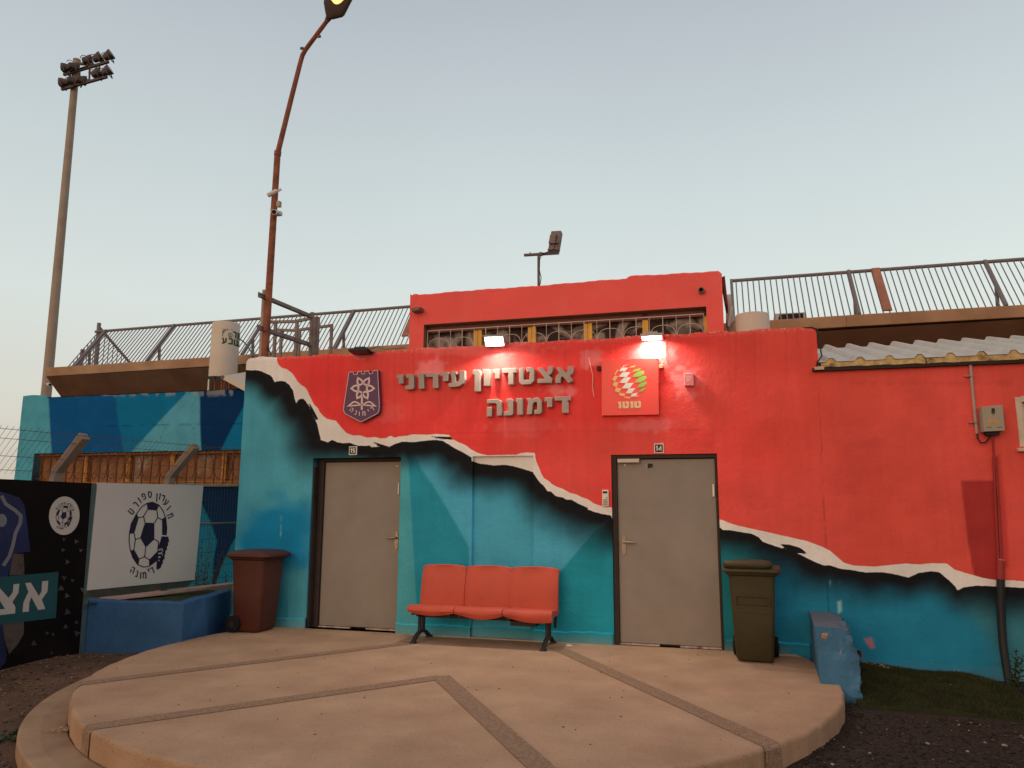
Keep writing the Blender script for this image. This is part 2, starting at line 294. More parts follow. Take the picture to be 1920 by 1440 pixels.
LO = [(430,692),(458.7,693),(466,694.2),(481.7,694.2),(489,695.7),(498.3,699.9),(506.7,703.5),(510.8,707.7),(515,717),(519.2,715),(528.5,714),(535.8,716),(543,722.3),(546.3,727.5),(549.4,731.7),(550.9,739),(552.5,747.3),(555.6,757.7),(558.2,750.4),(563,747.8),(569.2,747.8),(573.3,752),(577.5,758.8),(580.6,765),(586,777),(594.6,794.6),(601.9,825.2),(610.6,828),(615,829.6),(622.3,824.3),(632.5,829),(644,831),(655.8,830.2),(670.4,835.4),(688,836),(692.3,834.8),(696.7,838.3),(705.4,837.8),(717,836.9),(728.8,838.3),(740.4,832.5),(755,828),(775.4,829),(793,826.7),(816.3,824.6),(830.8,826.7),(842.5,834),(854.2,841.3),(868.8,848.5),(884.2,857.8),(885,865),(897,868.7),(924.6,872.3),(944,871),(956.9,873),(973,877),(998.9,885.2),(1005.3,895),(1011.8,903.8),(1019.8,911),(1026.3,920.7),(1032.8,921.5),(1042.5,930.4),(1055.4,932.8),(1061.8,936.9),(1071.5,936.9),(1082.8,943.3),(1090.9,947.4),(1102.2,955.4),(1116.7,960.3),(1128,963.5),(1142.6,965.6),(1146.6,968),(1150,980),(1345,986),(1352.7,990.8),(1355,993.8),(1368.3,994),(1384,996.6),(1409.5,1000.8),(1422.2,1007),(1430.2,1015.8),(1447.8,1022),(1460.6,1026.3),(1479.7,1031),(1505.3,1042.3),(1524.5,1052),(1543.6,1060),(1556.4,1060),(1575.6,1066.3),(1594.8,1068.5),(1623.5,1073.3),(1655.5,1072.7),(1681,1077.4),(1703.4,1082.9),(1722.6,1074.2),(1745,1071),(1761,1072.7),(1780,1088.6),(1791.2,1099.8),(1796,1107.8),(1805.6,1101.4),(1831,1098),(1879,1099.8),(1920,1102.4),(2500,1135)]
def seg_dist(x, y, pts):
    d = np.full(x.shape, 1e9)
    for (ax, ay), (bx, by) in zip(pts[:-1], pts[1:]):
        dx, dy = bx-ax, by-ay; q = dx*dx+dy*dy+1e-12
        sel = (x > min(ax, bx)-170) & (x < max(ax, bx)+170)
        if not sel.any(): continue
        t = np.clip(((x[sel]-ax)*dx+(y[sel]-ay)*dy)/q, 0, 1); d[sel] = np.minimum(d[sel], np.hypot(x[sel]-ax-t*dx, y[sel]-ay-t*dy))
    return d
def inside(x, y, poly):
    r = np.zeros(x.shape, bool); n = len(poly)
    for i in range(n):
        ax, ay = poly[i]; bx, by = poly[(i+1) % n]
        if ay == by: continue
        c = ((ay > y) != (by > y)) & (x < (bx-ax)*(y-ay)/(by-ay)+ax); r ^= c
    return r
def sdf(x, y, pts, close):
    s = inside(x, y, pts+close); return np.where(s, 1, -1)*np.minimum(seg_dist(x, y, pts), 300)
def soft(poly, x, y, wd):                      # 1 inside, 0 outside, blend of width wd
    d = np.where(inside(x, y, poly), 1, -1)*np.minimum(seg_dist(x, y, poly+poly[:1]), 300); return np.clip(.5+d/wd, 0, 1)
def vnoise(x, y, s, seed=0):                   # smooth value noise
    r = np.random.default_rng(seed).random((64, 64)); u, v = x/s, y/s; i, j = np.floor(u).astype(int), np.floor(v).astype(int); fu, fv = u-i, v-j
    fu = fu*fu*(3-2*fu); fv = fv*fv*(3-2*fv); g = lambda a, b: r[a % 64, b % 64]
    return (g(i, j)*(1-fu)+g(i+1, j)*fu)*(1-fv)+(g(i, j+1)*(1-fu)+g(i+1, j+1)*fu)*fv
def mixc(c, col, k): return c*(1-k[:, None])+np.array(col)[None]*k[:, None]
def mural(P):
    """paint of the facade at wall points P (n,3): distances to the two torn edges, black fade, upper and lower colours"""
    Q = np.array(P, float).copy(); Q[:, 1] = YW; x, y = topx(Q); x = np.clip(x, 380, 2400)
    su = sdf(x, y, UP, [(2500,3000),(0,3000),(0,600),(518,600)])*.0066        # >0 below the red
    sl_ = sdf(x, y, LO, [(2500,3000),(380,3000)])*.0066                       # >0 below the white
    for slit in ([(1464,1021),(1480,1022),(1500,1028),(1513,1038),(1496,1036),(1478,1031)], [(580,757),(586,767),(596,786),(592,786),(584,771)], [(700,829),(712,833),(732,839),(714,838)], [(808,819),(845,820),(850,824),(828,822)], [(1091,948),(1102,953),(1098,955)]):
        sd = np.where(inside(x, y, slit), 1, -1)*np.minimum(seg_dist(x, y, slit+slit[:1]), 300)*.0066; sl_ = np.maximum(sl_, sd+.006)
    d = sl_/.0066
    d0 = np.interp(x, [459,520,560,600,640,700,800,860,900,1000,1080,1140,1355,1430,1500,1600,1700,1800,1900], [16,26,24,8,8,22,26,25,24,18,18,12,12,12,12,20,16,6,14])
    d1 = np.interp(x, [459,520,560,600,640,700,800,860,900,1000,1080,1140,1355,1430,1500,1600,1700,1800,1900], [52,75,105,95,55,46,62,84,70,80,90,78,55,75,85,78,66,62,76])
    nn = (vnoise(x, y, 38, 3)-.5)*20+(vnoise(x, y, 13, 4)-.5)*5
    k = np.clip((d+nn*.7-d0*.7)/(d1*1.1-d0*.7), 0, 1); fade = (1-k*k*(3-2*k))**1.12
    n = len(x); lo = np.tile(np.array(alb(60,113,116)), (n, 1))
    big = vnoise(x, y, 60, 5)
    lo = mixc(lo, alb(66,120,118), np.clip((big-.45)*1.4, 0, .8)*(x < 600))
    bl = np.clip(1.55-np.hypot((x-528-8*(big-.5)*6)/72, (y-1008)/62)+(vnoise(x, y, 22, 6)-.5)*.5, 0, 1); lo = mixc(lo, alb(8,91,114), bl*bl*(3-2*bl)*.95)
    lo = mixc(lo, alb(28,92,94), np.clip((y-1085)/60, 0, .55)*(x < 540)*(x > 500))
    mid = (x > 735) & (x < 1200); m = mid.astype(float)
    lo = mixc(lo, alb(58,118,126), m)
    lo = mixc(lo, alb(29,101,107), m*soft([(755,845),(765,868),(780,1130),(790,1230),(882,1230),(880,1060),(879,1025),(865,1000),(845,965),(815,915),(790,880),(778,845)], x, y, 4))
    lo = mixc(lo, alb(58,114,112), m*soft([(720,850),(762,850),(766,868),(779,1130),(785,1230),(700,1230)], x, y, 3))
    lo = mixc(lo, alb(25,102,106), m*soft([(1122,988),(1050,1072),(1000,1126),(985,1230),(1170,1230),(1170,988)], x, y, 3))
    r = (x > 1345).astype(float)
    lo = mixc(lo, alb(20,80,80), r)
    lo = mixc(lo, alb(26,90,103), r*np.clip((x-1395)/70, 0, 1))
    lo = mixc(lo, alb(46,88,90), r*np.clip((soft([(1700,1085),(1770,1112),(1820,1150),(1852,1190),(1872,1250),(1880,1330),(2500,1330),(2500,1085)], x, y, 34)), 0, 1))
    lo = mixc(lo, alb(160,80,70), soft([(1621,1198),(1634,1196),(1640,1214),(1634,1217),(1626,1208)], x, y, 4)*.8)
    lo = mixc(lo, alb(150,170,165), soft([(1570,1128),(1577,1126),(1578,1146),(1572,1150)], x, y, 4)*.6)
    for dx, y0, y1, k_ in ((602,752,800,.55),(606,778,800,.4),(1557,1066,1100,.7),(1574,1085,1100,.3),(527,968,1010,.35)):
        dr = np.exp(-((x-dx-(y-y0)*-.03)/.8)**2)*((y > y0) & (y < y1))*np.clip(vnoise(x*0, y, 7, 51)*1.6-.2, 0, 1); lo = mixc(lo, alb(170,175,172), dr*k_); fade = fade*(1-dr*k_*.8)
    dust = np.clip((.045-np.array(P, float)[:, 2]-np.where(x > 1480, .10+.05*(x-1480)/400, 0))/.06+(vnoise(x, y, 16, 61)-.5)*1.1, 0, 1); lo = mixc(lo, (.40,.27,.18), dust*.40)
    lo = lo*(1+.16*(vnoise(x, y, 34, 8)-.5)[:, None])
    up = np.tile(np.array(alb(188,48,40)), (n, 1))
    up = mixc(up, alb(174,57,43), np.clip((x-1280)/300, 0, 1))
    up = mixc(up, alb(180,60,48), np.clip((vnoise(x, y, 120, 9)-.5)*2.2, 0, .7))
    up = mixc(up, alb(182,40,36), soft([(580,655),(648,655),(644,800),(600,765),(580,735)], x, y, 8)*.6)
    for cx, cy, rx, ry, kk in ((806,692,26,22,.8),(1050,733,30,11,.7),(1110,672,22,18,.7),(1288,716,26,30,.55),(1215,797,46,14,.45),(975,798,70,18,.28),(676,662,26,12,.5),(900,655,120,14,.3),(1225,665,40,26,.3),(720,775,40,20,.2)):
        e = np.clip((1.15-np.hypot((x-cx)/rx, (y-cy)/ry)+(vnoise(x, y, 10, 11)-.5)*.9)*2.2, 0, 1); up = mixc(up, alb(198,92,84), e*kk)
    up = mixc(up, alb(126,30,26), soft([(1802,901),(1864,901),(1874,980),(1884,1100),(1830,1100),(1812,1000)], x, y, 2)*.85)
    up = mixc(up, alb(150,38,32), soft([(1858,858),(1876,850),(1888,980),(1892,1064),(1878,1062),(1866,960)], x, y, 3)*.6)
    for x0, y0, x1, y1, col, kk in ((905,690,985,735,(200,70,60),.25),(1255,800,1345,842,(182,44,38),.35),(1000,780,1110,850,(184,46,38),.35),(1400,700,1500,790,(184,62,50),.3),(1560,820,1660,930,(168,50,40),.3),(1590,712,1900,724,(150,46,38),.35),(1380,880,1470,960,(166,50,42),.25),(760,735,880,800,(196,52,44),.3),(1690,960,1790,1040,(182,62,48),.25)):
        bx_ = np.clip(np.minimum(np.minimum(x-x0, x1-x), np.minimum(y-y0, y1-y))/7+(vnoise(x, y, 9, 71)-.5)*1.2, 0, 1); up = mixc(up, alb(*col), bx_*kk)
    dr = np.clip((vnoise(x, y*0, 5, 72)-.72)*4, 0, 1)*np.clip(1-(y-(690-.053*(x-518)))/(70+90*vnoise(x, y*0, 5, 73)), 0, 1)*(y < 900); up = mixc(up, alb(150,44,38), dr*.35)
    sm_ = np.exp(-((x-(1531+(y-640)*.045)-2*(vnoise(x*0, y, 14, 74)-.5))/1.3)**2)*(y > 690); up = up*(1-.35*sm_[:, None]*vnoise(x*0, y, 12, 75)[:, None]); lo = lo*(1-.4*sm_[:, None])
    hs = np.exp(-((y-(812-.018*(x-900)))/1.2)**2)*((x > 700) & (x < 1320)); up = up*(1-.10*hs[:, None])
    up = up*(1+.10*(vnoise(x, y, 40, 12)-.5)[:, None])
    return su, sl_, fade, up, lo
def paint_mat():
    m = mat('mural_paint', (1,1,1), .75, .05, 9, .22, 55, spec=.12); t = m.node_tree; n = t.nodes; l = t.links; b = n['Principled BSDF']
    at = {}
    for k in ('su', 'sl', 'fade', 'chip', 'up', 'lo'):
        a = n.new('ShaderNodeAttribute'); a.attribute_name = k; at[k] = a
    tcn = n.new('ShaderNodeTexCoord')
    def noise(sc, det=4, ro=.6):
        z = n.new('ShaderNodeTexNoise'); z.inputs['Scale'].default_value = sc; z.inputs['Detail'].default_value = det; z.inputs['Roughness'].default_value = ro; l.new(tcn.outputs['Object'], z.inputs[0]); return z.outputs[0]
    def edge(sock, nz, amp, half):
        ma = n.new('ShaderNodeMath'); ma.operation = 'MULTIPLY_ADD'; l.new(nz, ma.inputs[0]); ma.inputs[1].default_value = amp; l.new(sock, ma.inputs[2])
        mp = n.new('ShaderNodeMapRange'); l.new(ma.outputs[0], mp.inputs[0]); mp.inputs[1].default_value = amp/2-half; mp.inputs[2].default_value = amp/2+half; return mp.outputs[0]
    def mix(f, a, c, mode='MIX'):
        x = n.new('ShaderNodeMix'); x.data_type = 'RGBA'; x.blend_type = mode
        for s_, v in ((0, f), (6, a), (7, c)):
            if isinstance(v, (int, float)): x.inputs[s_].default_value = v
            elif isinstance(v, tuple): x.inputs[s_].default_value = (*v, 1)
            else: l.new(v, x.inputs[s_])
        return x.outputs[2]
    ns = noise(45, 5)
    lo = mix(at['fade'].outputs['Fac'], at['lo'].outputs['Color'], (.009,.010,.013))
    wh = mix(edge(at['sl'].outputs['Fac'], ns, .018, .0035), (.82,.79,.78), lo)
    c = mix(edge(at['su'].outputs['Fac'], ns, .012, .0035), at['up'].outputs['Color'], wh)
    # worn, chipped paint along the parapet edge; small scattered chips; faint streaks and grime
    def thr(sock, a, c_): 
        mp = n.new('ShaderNodeMapRange'); l.new(sock, mp.inputs[0]); mp.inputs[1].default_value = a; mp.inputs[2].default_value = c_; return mp.outputs[0]
    ch = n.new('ShaderNodeMath'); ch.operation = 'MULTIPLY'; l.new(thr(noise(38, 6, .7), .50, .60), ch.inputs[0]); l.new(at['chip'].outputs['Fac'], ch.inputs[1])
    c = mix(ch.outputs[0], c, (.62,.42,.34))
    c = mix(thr(noise(17, 8, .75), .735, .75), c, (.60,.45,.40))
    mpn = n.new('ShaderNodeMapping'); mpn.inputs['Scale'].default_value = (9, 1, .55); l.new(tcn.outputs['Object'], mpn.inputs[0])
    st = n.new('ShaderNodeTexNoise'); st.inputs['Scale'].default_value = 1.6; st.inputs['Detail'].default_value = 7; l.new(mpn.outputs[0], st.inputs[0])
    sm = n.new('ShaderNodeMapRange'); l.new(st.outputs[0], sm.inputs[0]); sm.inputs[1].default_value = .3; sm.inputs[2].default_value = .72; sm.inputs[3].default_value = .955; sm.inputs[4].default_value = 1.03
    c = mix(1.0, c, sm.outputs[0], 'MULTIPLY')
    gm = n.new('ShaderNodeMapRange'); l.new(noise(1.3, 9, .62), gm.inputs[0]); gm.inputs[1].default_value = .3; gm.inputs[2].default_value = .7; gm.inputs[3].default_value = .88; gm.inputs[4].default_value = 1.1
    c = mix(1.0, c, gm.outputs[0], 'MULTIPLY'); l.new(c, b.inputs['Base Color'])
    # plaster: fine grain over broad trowel waves
    for nd in n:
        if nd.type == 'BUMP': b1 = nd
    b2 = n.new('ShaderNodeBump'); b2.inputs['Strength'].default_value = .35; b2.inputs['Distance'].default_value = .05; l.new(noise(3.0, 3), b2.inputs['Height']); l.new(b2.outputs[0], b1.inputs['Normal'])
    return m
MURAL = paint_mat()
def paint(o, off=(0,0,0), ztop=None):
    me = o.data; co = np.empty(len(me.vertices)*3); me.vertices.foreach_get('co', co); P = co.reshape(-1, 3)+np.array(off)
    su, sl_, fade, up, lo = mural(P)
    zt = np.where(P[:, 0] > 1.03, ZR, ZT) if ztop is None else ztop
    chip = np.exp(-np.maximum(0, zt-P[:, 2])/.03)*(zt > 3.1)
    for k, v in (('su', su), ('sl', sl_), ('fade', fade), ('chip', chip)):
        a = me.attributes.new(k, 'FLOAT', 'POINT'); a.data.foreach_set('value', v.astype(np.float32))
    for k, v in (('up', up), ('lo', lo)):
        a = me.attributes.new(k, 'FLOAT_COLOR', 'POINT'); a.data.foreach_set('color', np.concatenate([np.clip(v, 0, 1), np.ones((len(v), 1))], 1).astype(np.float32).ravel())
# openings measured on the wall plane
XL = W(457,760,YW).x; XR = 6.2; XS = 1.04
D15 = (W(587,860,YW).x, W(748,1000,YW).x, 0.0, W(660,858,YW).z)
D14 = (W(1148,1000,YW).x+.0, W(1350,1000,YW).x, 0.0, W(1246,851.5,YW).z)
NI = (W(885,950,YW).x, W(1000,950,YW).x, 0.0, W(940,855,YW).z)
WR = (W(1909,790,YW).x, W(1909,790,YW).x+1.0, W(1911,838,YW).z, W(1905,745,YW).z)
ZT = W(1000,641,YW).z; ZR = W(1730,686,YW).z
OPEN = [(D15, .20), (D14, .10), (NI, .045), (WR, .14)]
def lines(a, b, step, extra):
    e = sorted(set([a, b]+[x for x in extra if a < x < b])); o = []
    for p, q in zip(e[:-1], e[1:]): o += list(np.linspace(p, q, max(1, int(round((q-p)/step)))+1)[:-1])
    return np.array(o+[b])
B = thing('stadium_building', 'low flat-roofed stadium building with torn-paper mural, red above and turquoise below', 'building', ((XL+XS)/2, YW, 0))
gx = lines(XL, XR, .016, [v for o_, _ in OPEN for v in o_[:2]]+[XS]); gz = lines(0, ZT, .016, [v for o_, _ in OPEN for v in o_[2:]]+[ZR])
X, Z = np.meshgrid(gx, gz); nx, nz_ = len(gx), len(gz)
XC = (gx[:-1]+gx[1:])/2; ZC = (gz[:-1]+gz[1:])/2; xc, zc = np.meshgrid(XC, ZC)
keep = ~((xc > XS) & (zc > ZR))
for (a, b_, c_, d_), _ in OPEN: keep &= ~((xc > a) & (xc < b_) & (zc > c_) & (zc < d_))
Zv = Z.copy(); top = Z > ZT-.06                                    # uneven, rounded parapet edge
jit = (vnoise(X, X*0, .22, 21)-.5)*.026+(vnoise(X, X*0, .05, 22)-.5)*.010-.012*np.exp(-((X+5.0)/1.0)**2)
cl = np.clip(1-(X-XL)/.05, 0, 1); crr = np.clip(1-(XS-X)/.07, 0, 1); rnd = .045*(1-np.sqrt(np.clip(1-cl**2, 0, 1)))+.06*(1-np.sqrt(np.clip(1-crr**2, 0, 1)))*(X <= XS+.001)
Zv = np.where(top, Z+(jit-rnd)*(Z-ZT+.06)/.06, Z)
Yv = np.full_like(X, YW)+np.where(Z > ZT-.04, (Z-ZT+.04)*.35, 0)+.006*(vnoise(X, Z, .7, 23)-.5)
idx = np.arange(nx*nz_).reshape(nz_, nx); q = np.stack([idx[:-1,:-1], idx[:-1,1:], idx[1:,1:], idx[1:,:-1]], -1)[keep]
vs = np.stack([X, Yv, Zv], -1).reshape(-1, 3); vs = vs-np.array(LOC[B.name]); fs = q.tolist(); vl = vs.tolist()
def addq(p):
    i = len(vl); vl.extend([list(np.array(a, float)-np.array(LOC[B.name])) for a in p]); fs.append([i, i+1, i+2, i+3])
def strip(p0, p1, vec, n=40):                                    # subdivided reveal so the paint wraps round the corner
    for k in range(n):
        a = np.array(p0)+(np.array(p1)-np.array(p0))*k/n; b_ = np.array(p0)+(np.array(p1)-np.array(p0))*(k+1)/n; v = np.array(vec); addq([a, b_, b_+v, a+v])
for (a, b_, c_, d_), dep in OPEN:
    strip((a, YW, c_), (a, YW, d_), (0, dep, 0), 60); strip((b_, YW, c_), (b_, YW, d_), (0, dep, 0), 60); strip((a, YW, d_), (b_, YW, d_), (0, dep, 0), 40); strip((a, YW, c_), (b_, YW, c_), (0, dep, 0), 10)
# blocked-up doorway: back wall of the shallow niche
n1 = lines(NI[0], NI[1], .016, []); n2 = lines(NI[2], NI[3], .016, [])
for i in range(len(n1)-1):
    for j in range(len(n2)-1): addq([(n1[i], YW+.045, n2[j]), (n1[i+1], YW+.045, n2[j]), (n1[i+1], YW+.045, n2[j+1]), (n1[i], YW+.045, n2[j+1])])
# parapet top and back, left flank, step at the right end
tp = [(gx[i], Yv[-1, i], Zv[-1, i]) for i in range(nx) if gx[i] <= XS+1e-6]
for p, q_ in zip(tp[:-1], tp[1:]): addq([p, q_, (q_[0], YW+.2, q_[2]), (p[0], YW+.2, p[2])]); addq([(p[0], YW+.2, p[2]), (q_[0], YW+.2, q_[2]), (q_[0], YW+.2, 3.1), (p[0], YW+.2, 3.1)])
for z0, z1 in zip(np.linspace(-.3, ZT-.05, 60)[:-1], np.linspace(-.3, ZT-.05, 60)[1:]): addq([(XL, YW, z0), (XL, YW+3, z0), (XL, YW+3, z1), (XL, YW, z1)])
addq([(XS, YW, ZR), (XS, YW+.2, ZR), (XS, YW+.2, ZT-.06), (XS, YW, ZT-.06)])
# skirt below the patio level on the right
for i in range(nx-1):
    if gx[i] > .0: addq([(gx[i], YW, -.5), (gx[i+1], YW, -.5), (gx[i+1], YW, 0), (gx[i], YW, 0)])
me = bpy.data.meshes.new('wall'); me.from_pydata(vl, [], fs); me.materials.append(MURAL); wall = bpy.data.objects.new('wall', me); COL.objects.link(wall); wall.parent = B; LOC['wall'] = LOC[B.name]
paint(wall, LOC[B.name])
# skirting: proud painted base course between the openings
mb = MB()
for a, b_ in ((XL-.02, D15[0]), (D15[1], NI[0]), (NI[1], D14[0]-.012), (D14[1]+.012, .78)):
    xs_ = np.linspace(a, b_, max(3, int((b_-a)/.03)))
    mb = MB()
    for p, q_ in zip(xs_[:-1], xs_[1:]):
        j0, j1 = [.125+.008*math.sin(v*7)+.004*math.sin(v*31) for v in (p, q_)]
        mb.add([(p, YW-.028, -.05), (q_, YW-.028, -.05), (q_, YW-.028, j1-.012), (p, YW-.028, j0-.012), (p, YW-.016, j0), (q_, YW-.016, j1), (q_, YW+.01, j1), (p, YW+.01, j0)], [(0,1,2,3), (3,2,5,4), (4,5,6,7)])
    for v in (a, b_): mb.add([(v, YW-.028, -.05), (v, YW+.05, -.05), (v, YW+.05, .12), (v, YW-.028, .12)], [(0,1,2,3)])
    paint(mb.build('skirting', MURAL, B, fix=False), LOC[B.name], 9.0)
mb = MB(); mb.box(NI[0], NI[1], YW+.022, YW+.06, -.05, .12)
sk = mb.build('skirting', MURAL, B, fix=False); paint(sk, LOC[B.name], 9.0)
ROOFM = mat('roof_membrane', (.42,.38,.34), .9, .15, 2)
mb = MB(); mb.box(XL+.01, XS-.01, YW+.2, 15, 3.02, 3.1); mb.build('roof', ROOFM, B)
# ------------------------------------------------------------------ doors
DOORM = mat('door_paint', (.285,.245,.22), .6, .07, 1.6, .06, 30, spec=.25, col2=(.24,.205,.18), c2scale=1.7, c2t=.56, c2soft=.16)
DFRAME = mat('door_frame_paint', (.042,.030,.028), .6, .15, 6, .08)
STEEL = mat('brushed_steel', (.30,.25,.21), .42, .1, 12, .05, 90, metal=.85)
WHITEP = mat('white_plastic', (.72,.70,.66), .5, .05, 8, 0)
BLACKP = mat('black_plastic', (.018,.018,.02), .5, .15, 8, .05)
WORN = mat('worn_sill', (.55,.42,.36), .7, .25, 20, .2, col2=(.12,.07,.05), c2scale=8, c2t=.6)
def handle(parent, x, y, z, sgn):
    mb = MB(); pts = [(x+.026*math.cos(a)*1.0, y, z-.035+.115*math.sin(a)) for a in [2*math.pi*i/24 for i in range(24)]]
    mb.prism(pts, (0, -.010, 0))
    mb.cyl((x, y-.008, z), (x, y-.05, z), .013, n=12)
    mb.tube([(x, y-.048, z), (x+.02*sgn, y-.056, z+.001), (x+.06*sgn, y-.056, z-.002), (x+.125*sgn, y-.050, z-.006)], [.015,.014,.013,.011], 10)
    mb.cyl((x, y-.008, z-.075), (x, y-.018, z-.075), .014, n=14)
    return mb.build('handle', STEEL, parent, smooth=40)
def door(o_, yleaf, fw, lx0, lx1, zt, label):
    a, b_, c_, d_ = o_
    mb = MB(); mb.box(lx0, lx1, yleaf, yleaf+.05, .022, zt)
    lf = mb.build('door', DOORM, B, bevel=.003); lf['label'] = label
    mb = MB(); yf = yleaf-.035
    for x0, x1 in ((a+.002, lx0-.004), (lx1+.004, b_-.002)):
        mb.box(x0, x1, yf, yleaf+.06, 0, zt+.01); xi = x0 if x0 < lx0-.01 and x1 < lx0 else x1
        mb.box(x0+(x1-x0)*.38, x0+(x1-x0)*.62, yf-.006, yf+.01, 0, zt)
    mb.box(a+.002, b_-.002, yf, yleaf+.06, zt+.012, d_-.002); mb.build('frame', DFRAME, lf)
    n = 5
    xs_ = np.linspace(lx0, lx1, n+1)
    for i in range(n):
        if i == 2: continue
        if i in (1, 4): mb = MB(); mb.box(xs_[i-1], xs_[i+1]-.002 if i == 1 else xs_[i+1], yleaf-.02, yleaf+.03, 0, .016); mb.build('threshold', WORN, lf)
    return lf
l15 = W(604,1000,9.14).x; r15 = D15[1]-.035
d15 = door(D15, 9.16, .05, l15, r15, W(680,866.5,9.16).z, 'grey steel door numbered 15, deep in its turquoise recess')
mb = MB(); mb.box(D15[0]+.001, D15[0]+.02, 9.02, 9.11, 0, 2.06); mb.build('jamb_lining', DFRAME, d15)
handle(d15, W(744,1008,9.16).x, 9.16, W(744,1008,9.16).z, -1)
mb = MB(); hx = W(748,910,9.13).x; mb.cyl((hx-.01, 9.15, W(748,927,9.13).z), (hx-.01, 9.15, W(748,905,9.13).z), .012); mb.build('hinge', WHITEP, d15)
l14 = W(1159.5,1000,9.06).x; r14 = W(1345,1000,9.06).x
d14 = door(D14, 9.06, .05, l14, r14, W(1250,861,9.06).z, 'wide grey steel door numbered 14, nearly flush with the red wall')
handle(d14, W(1170,1013,9.06).x, 9.06, W(1170,1016,9.06).z, 1)
mb = MB(); p0 = W(1157.5,867.3,8.99); p1 = W(1198,859.8,8.99); mb.box(p0.x, p1.x, 9.0, 9.058, p0.z, p1.z); mb.build('door_closer', mat('closer_paint', (.60,.52,.45), .5, .05, 8, 0), d14, bevel=.004)
mb = MB(); p0 = W(1338.5,931,9.03); p1 = W(1341.5,908,9.03); mb.cyl((p0.x, 9.045, p0.z), (p0.x, 9.045, p1.z), .013); mb.build('hinge', WHITEP, d14)
mb = MB(); f = lambda x, y: W(1130+x/7.68, 830+y/7.68, 9.057); flat(mb, [(650,302),(722,302),(722,366),(650,366)], f); mb.build('sticker', BLACKP, d14)
mb = MB()
for x, y in ((628,318), (628,350)): flat(mb, ellipse(x, y, 16, 15, 12), lambda a, b_: W(1130+a/7.68, 830+b_/7.68, 9.0565))
flat(mb, [(690,352),(716,352),(716,360),(690,360)], lambda a, b_: W(1130+a/7.68, 830+b_/7.68, 9.0560)); mb.build('sticker_marks', mat('sticker_grey', (.35,.30,.27), .6, .1, 8, 0), d14)
for cx, cy, yy in ((318,325,9.0575),):
    mb = MB(); flat(mb, [(302,314),(334,314),(318,340)], f); mb.build('triangle_sticker', WHITEP, d14)
mb = MB(); g = lambda x, y: W(560+x/8.727, 830+y/8.727, 9.1575); flat(mb, [(1592,376),(1625,376),(1608,402)], g); mb.build('triangle_sticker', WHITEP, d15)

# ------------------------------------------------------------------ upper red block with its strip window
YB = 10.5; REDP = mat('red_plaster', tuple(alb(198,66,54)), .75, .06, 1.4, .3, 55, spec=.15, col2=alb(190,74,62), c2scale=1.7, c2t=.6, c2soft=.12)
bx0 = W(768,600,YB).x; bx1 = W(1354,530,YB).x; bz = W(1060,529,YB).z
wo = (W(794,640,YB).x, W(1325,600,YB).x, 3.35, W(1060,591.5,YB).z)
def top_jit(x): return bz+.004*math.sin(x*3)+.004*math.sin(x*11+1)+.003*math.sin(x*37)+(.036*(1-(x+1.26)/1.9) if x > -1.26 else 0)-.012+(.012 if x < bx0+.14 else 0)-.05*max(0, 1-(bx1-x)/.06)**2-.03*max(0, 1-(x-bx0)/.05)**2
mb = MB(); xs_ = [float(v) for v in lines(bx0, bx1, .05, [wo[0], wo[1]])]
for p, q_ in zip(xs_[:-1], xs_[1:]):
    a, b_ = top_jit(p), top_jit(q_)
    zb = wo[3] if wo[0]-1e-6 <= p and q_ <= wo[1]+1e-6 else 3.0
    mb.add([(p, YB, zb), (q_, YB, zb), (q_, YB, b_-.02), (p, YB, a-.02), (p, YB+.02, a), (q_, YB+.02, b_), (q_, YB+.25, b_), (p, YB+.25, a), (p, YB+.25, 3.0), (q_, YB+.25, 3.0)], [(0,1,2,3), (3,2,5,4), (4,5,6,7), (7,6,9,8)])
mb.add([(bx0, YB, 3), (bx0, YB+3, 3), (bx0, YB+3, bz), (bx0, YB, bz)], [(0,1,2,3)]); mb.add([(bx1, YB, 3), (bx1, YB+3, 3), (bx1, YB+3, bz-.1), (bx1, YB, bz-.02)], [(0,1,2,3)])
BR = mat('reveal_plaster', (.30,.17,.10), .85, .15, 4, .3)
mb.build('upper_wall', REDP, B, fix=False)
mb = MB(); mb.box(bx0+.02, bx1-.02, YB+.26, YB+3, bz-.25, bz-.15); mb.build('upper_roof', ROOFM, B)
d = .16
mb = MB(); mb.add([(wo[0], YB, wo[3]), (wo[1], YB, wo[3]), (wo[1], YB+d, wo[3]), (wo[0], YB+d, wo[3])], [(0,1,2,3)])
mb.add([(wo[0], YB, wo[2]), (wo[0], YB, wo[3]), (wo[0], YB+d, wo[3]), (wo[0], YB+d, wo[2])], [(0,1,2,3)]); mb.add([(wo[1], YB, wo[2]), (wo[1], YB, wo[3]), (wo[1], YB+d, wo[3]), (wo[1], YB+d, wo[2])], [(0,1,2,3)])
YEL = mat('yellow_frame_paint', (.85,.46,.07), .5, .12, 9, .08)
def curtain_mat():
    m = mat('curtain', (.30,.235,.20), .8, .25, 3, 0); t = m.node_tree; n = t.nodes; l = t.links; b = n['Principled BSDF']
    tcn = n.new('ShaderNodeTexCoord'); wv = n.new('ShaderNodeTexNoise'); wv.inputs['Scale'].default_value = 2.4; wv.inputs['Detail'].default_value = 3; wv.inputs['Distortion'].default_value = 1.5; l.new(tcn.outputs['Object'], wv.inputs[0])
    r = n.new('ShaderNodeValToRGB'); l.new(wv.outputs[0], r.inputs[0]); r.color_ramp.elements[0].position = .43; r.color_ramp.elements[0].color = (.06,.04,.036,1); r.color_ramp.elements[1].position = .57; r.color_ramp.elements[1].color = (.42,.35,.32,1); l.new(r.outputs[0], b.inputs['Base Color']); return m
CURT = curtain_mat()
GLASS = bpy.data.materials.new('window_glass'); GLASS.use_nodes = True
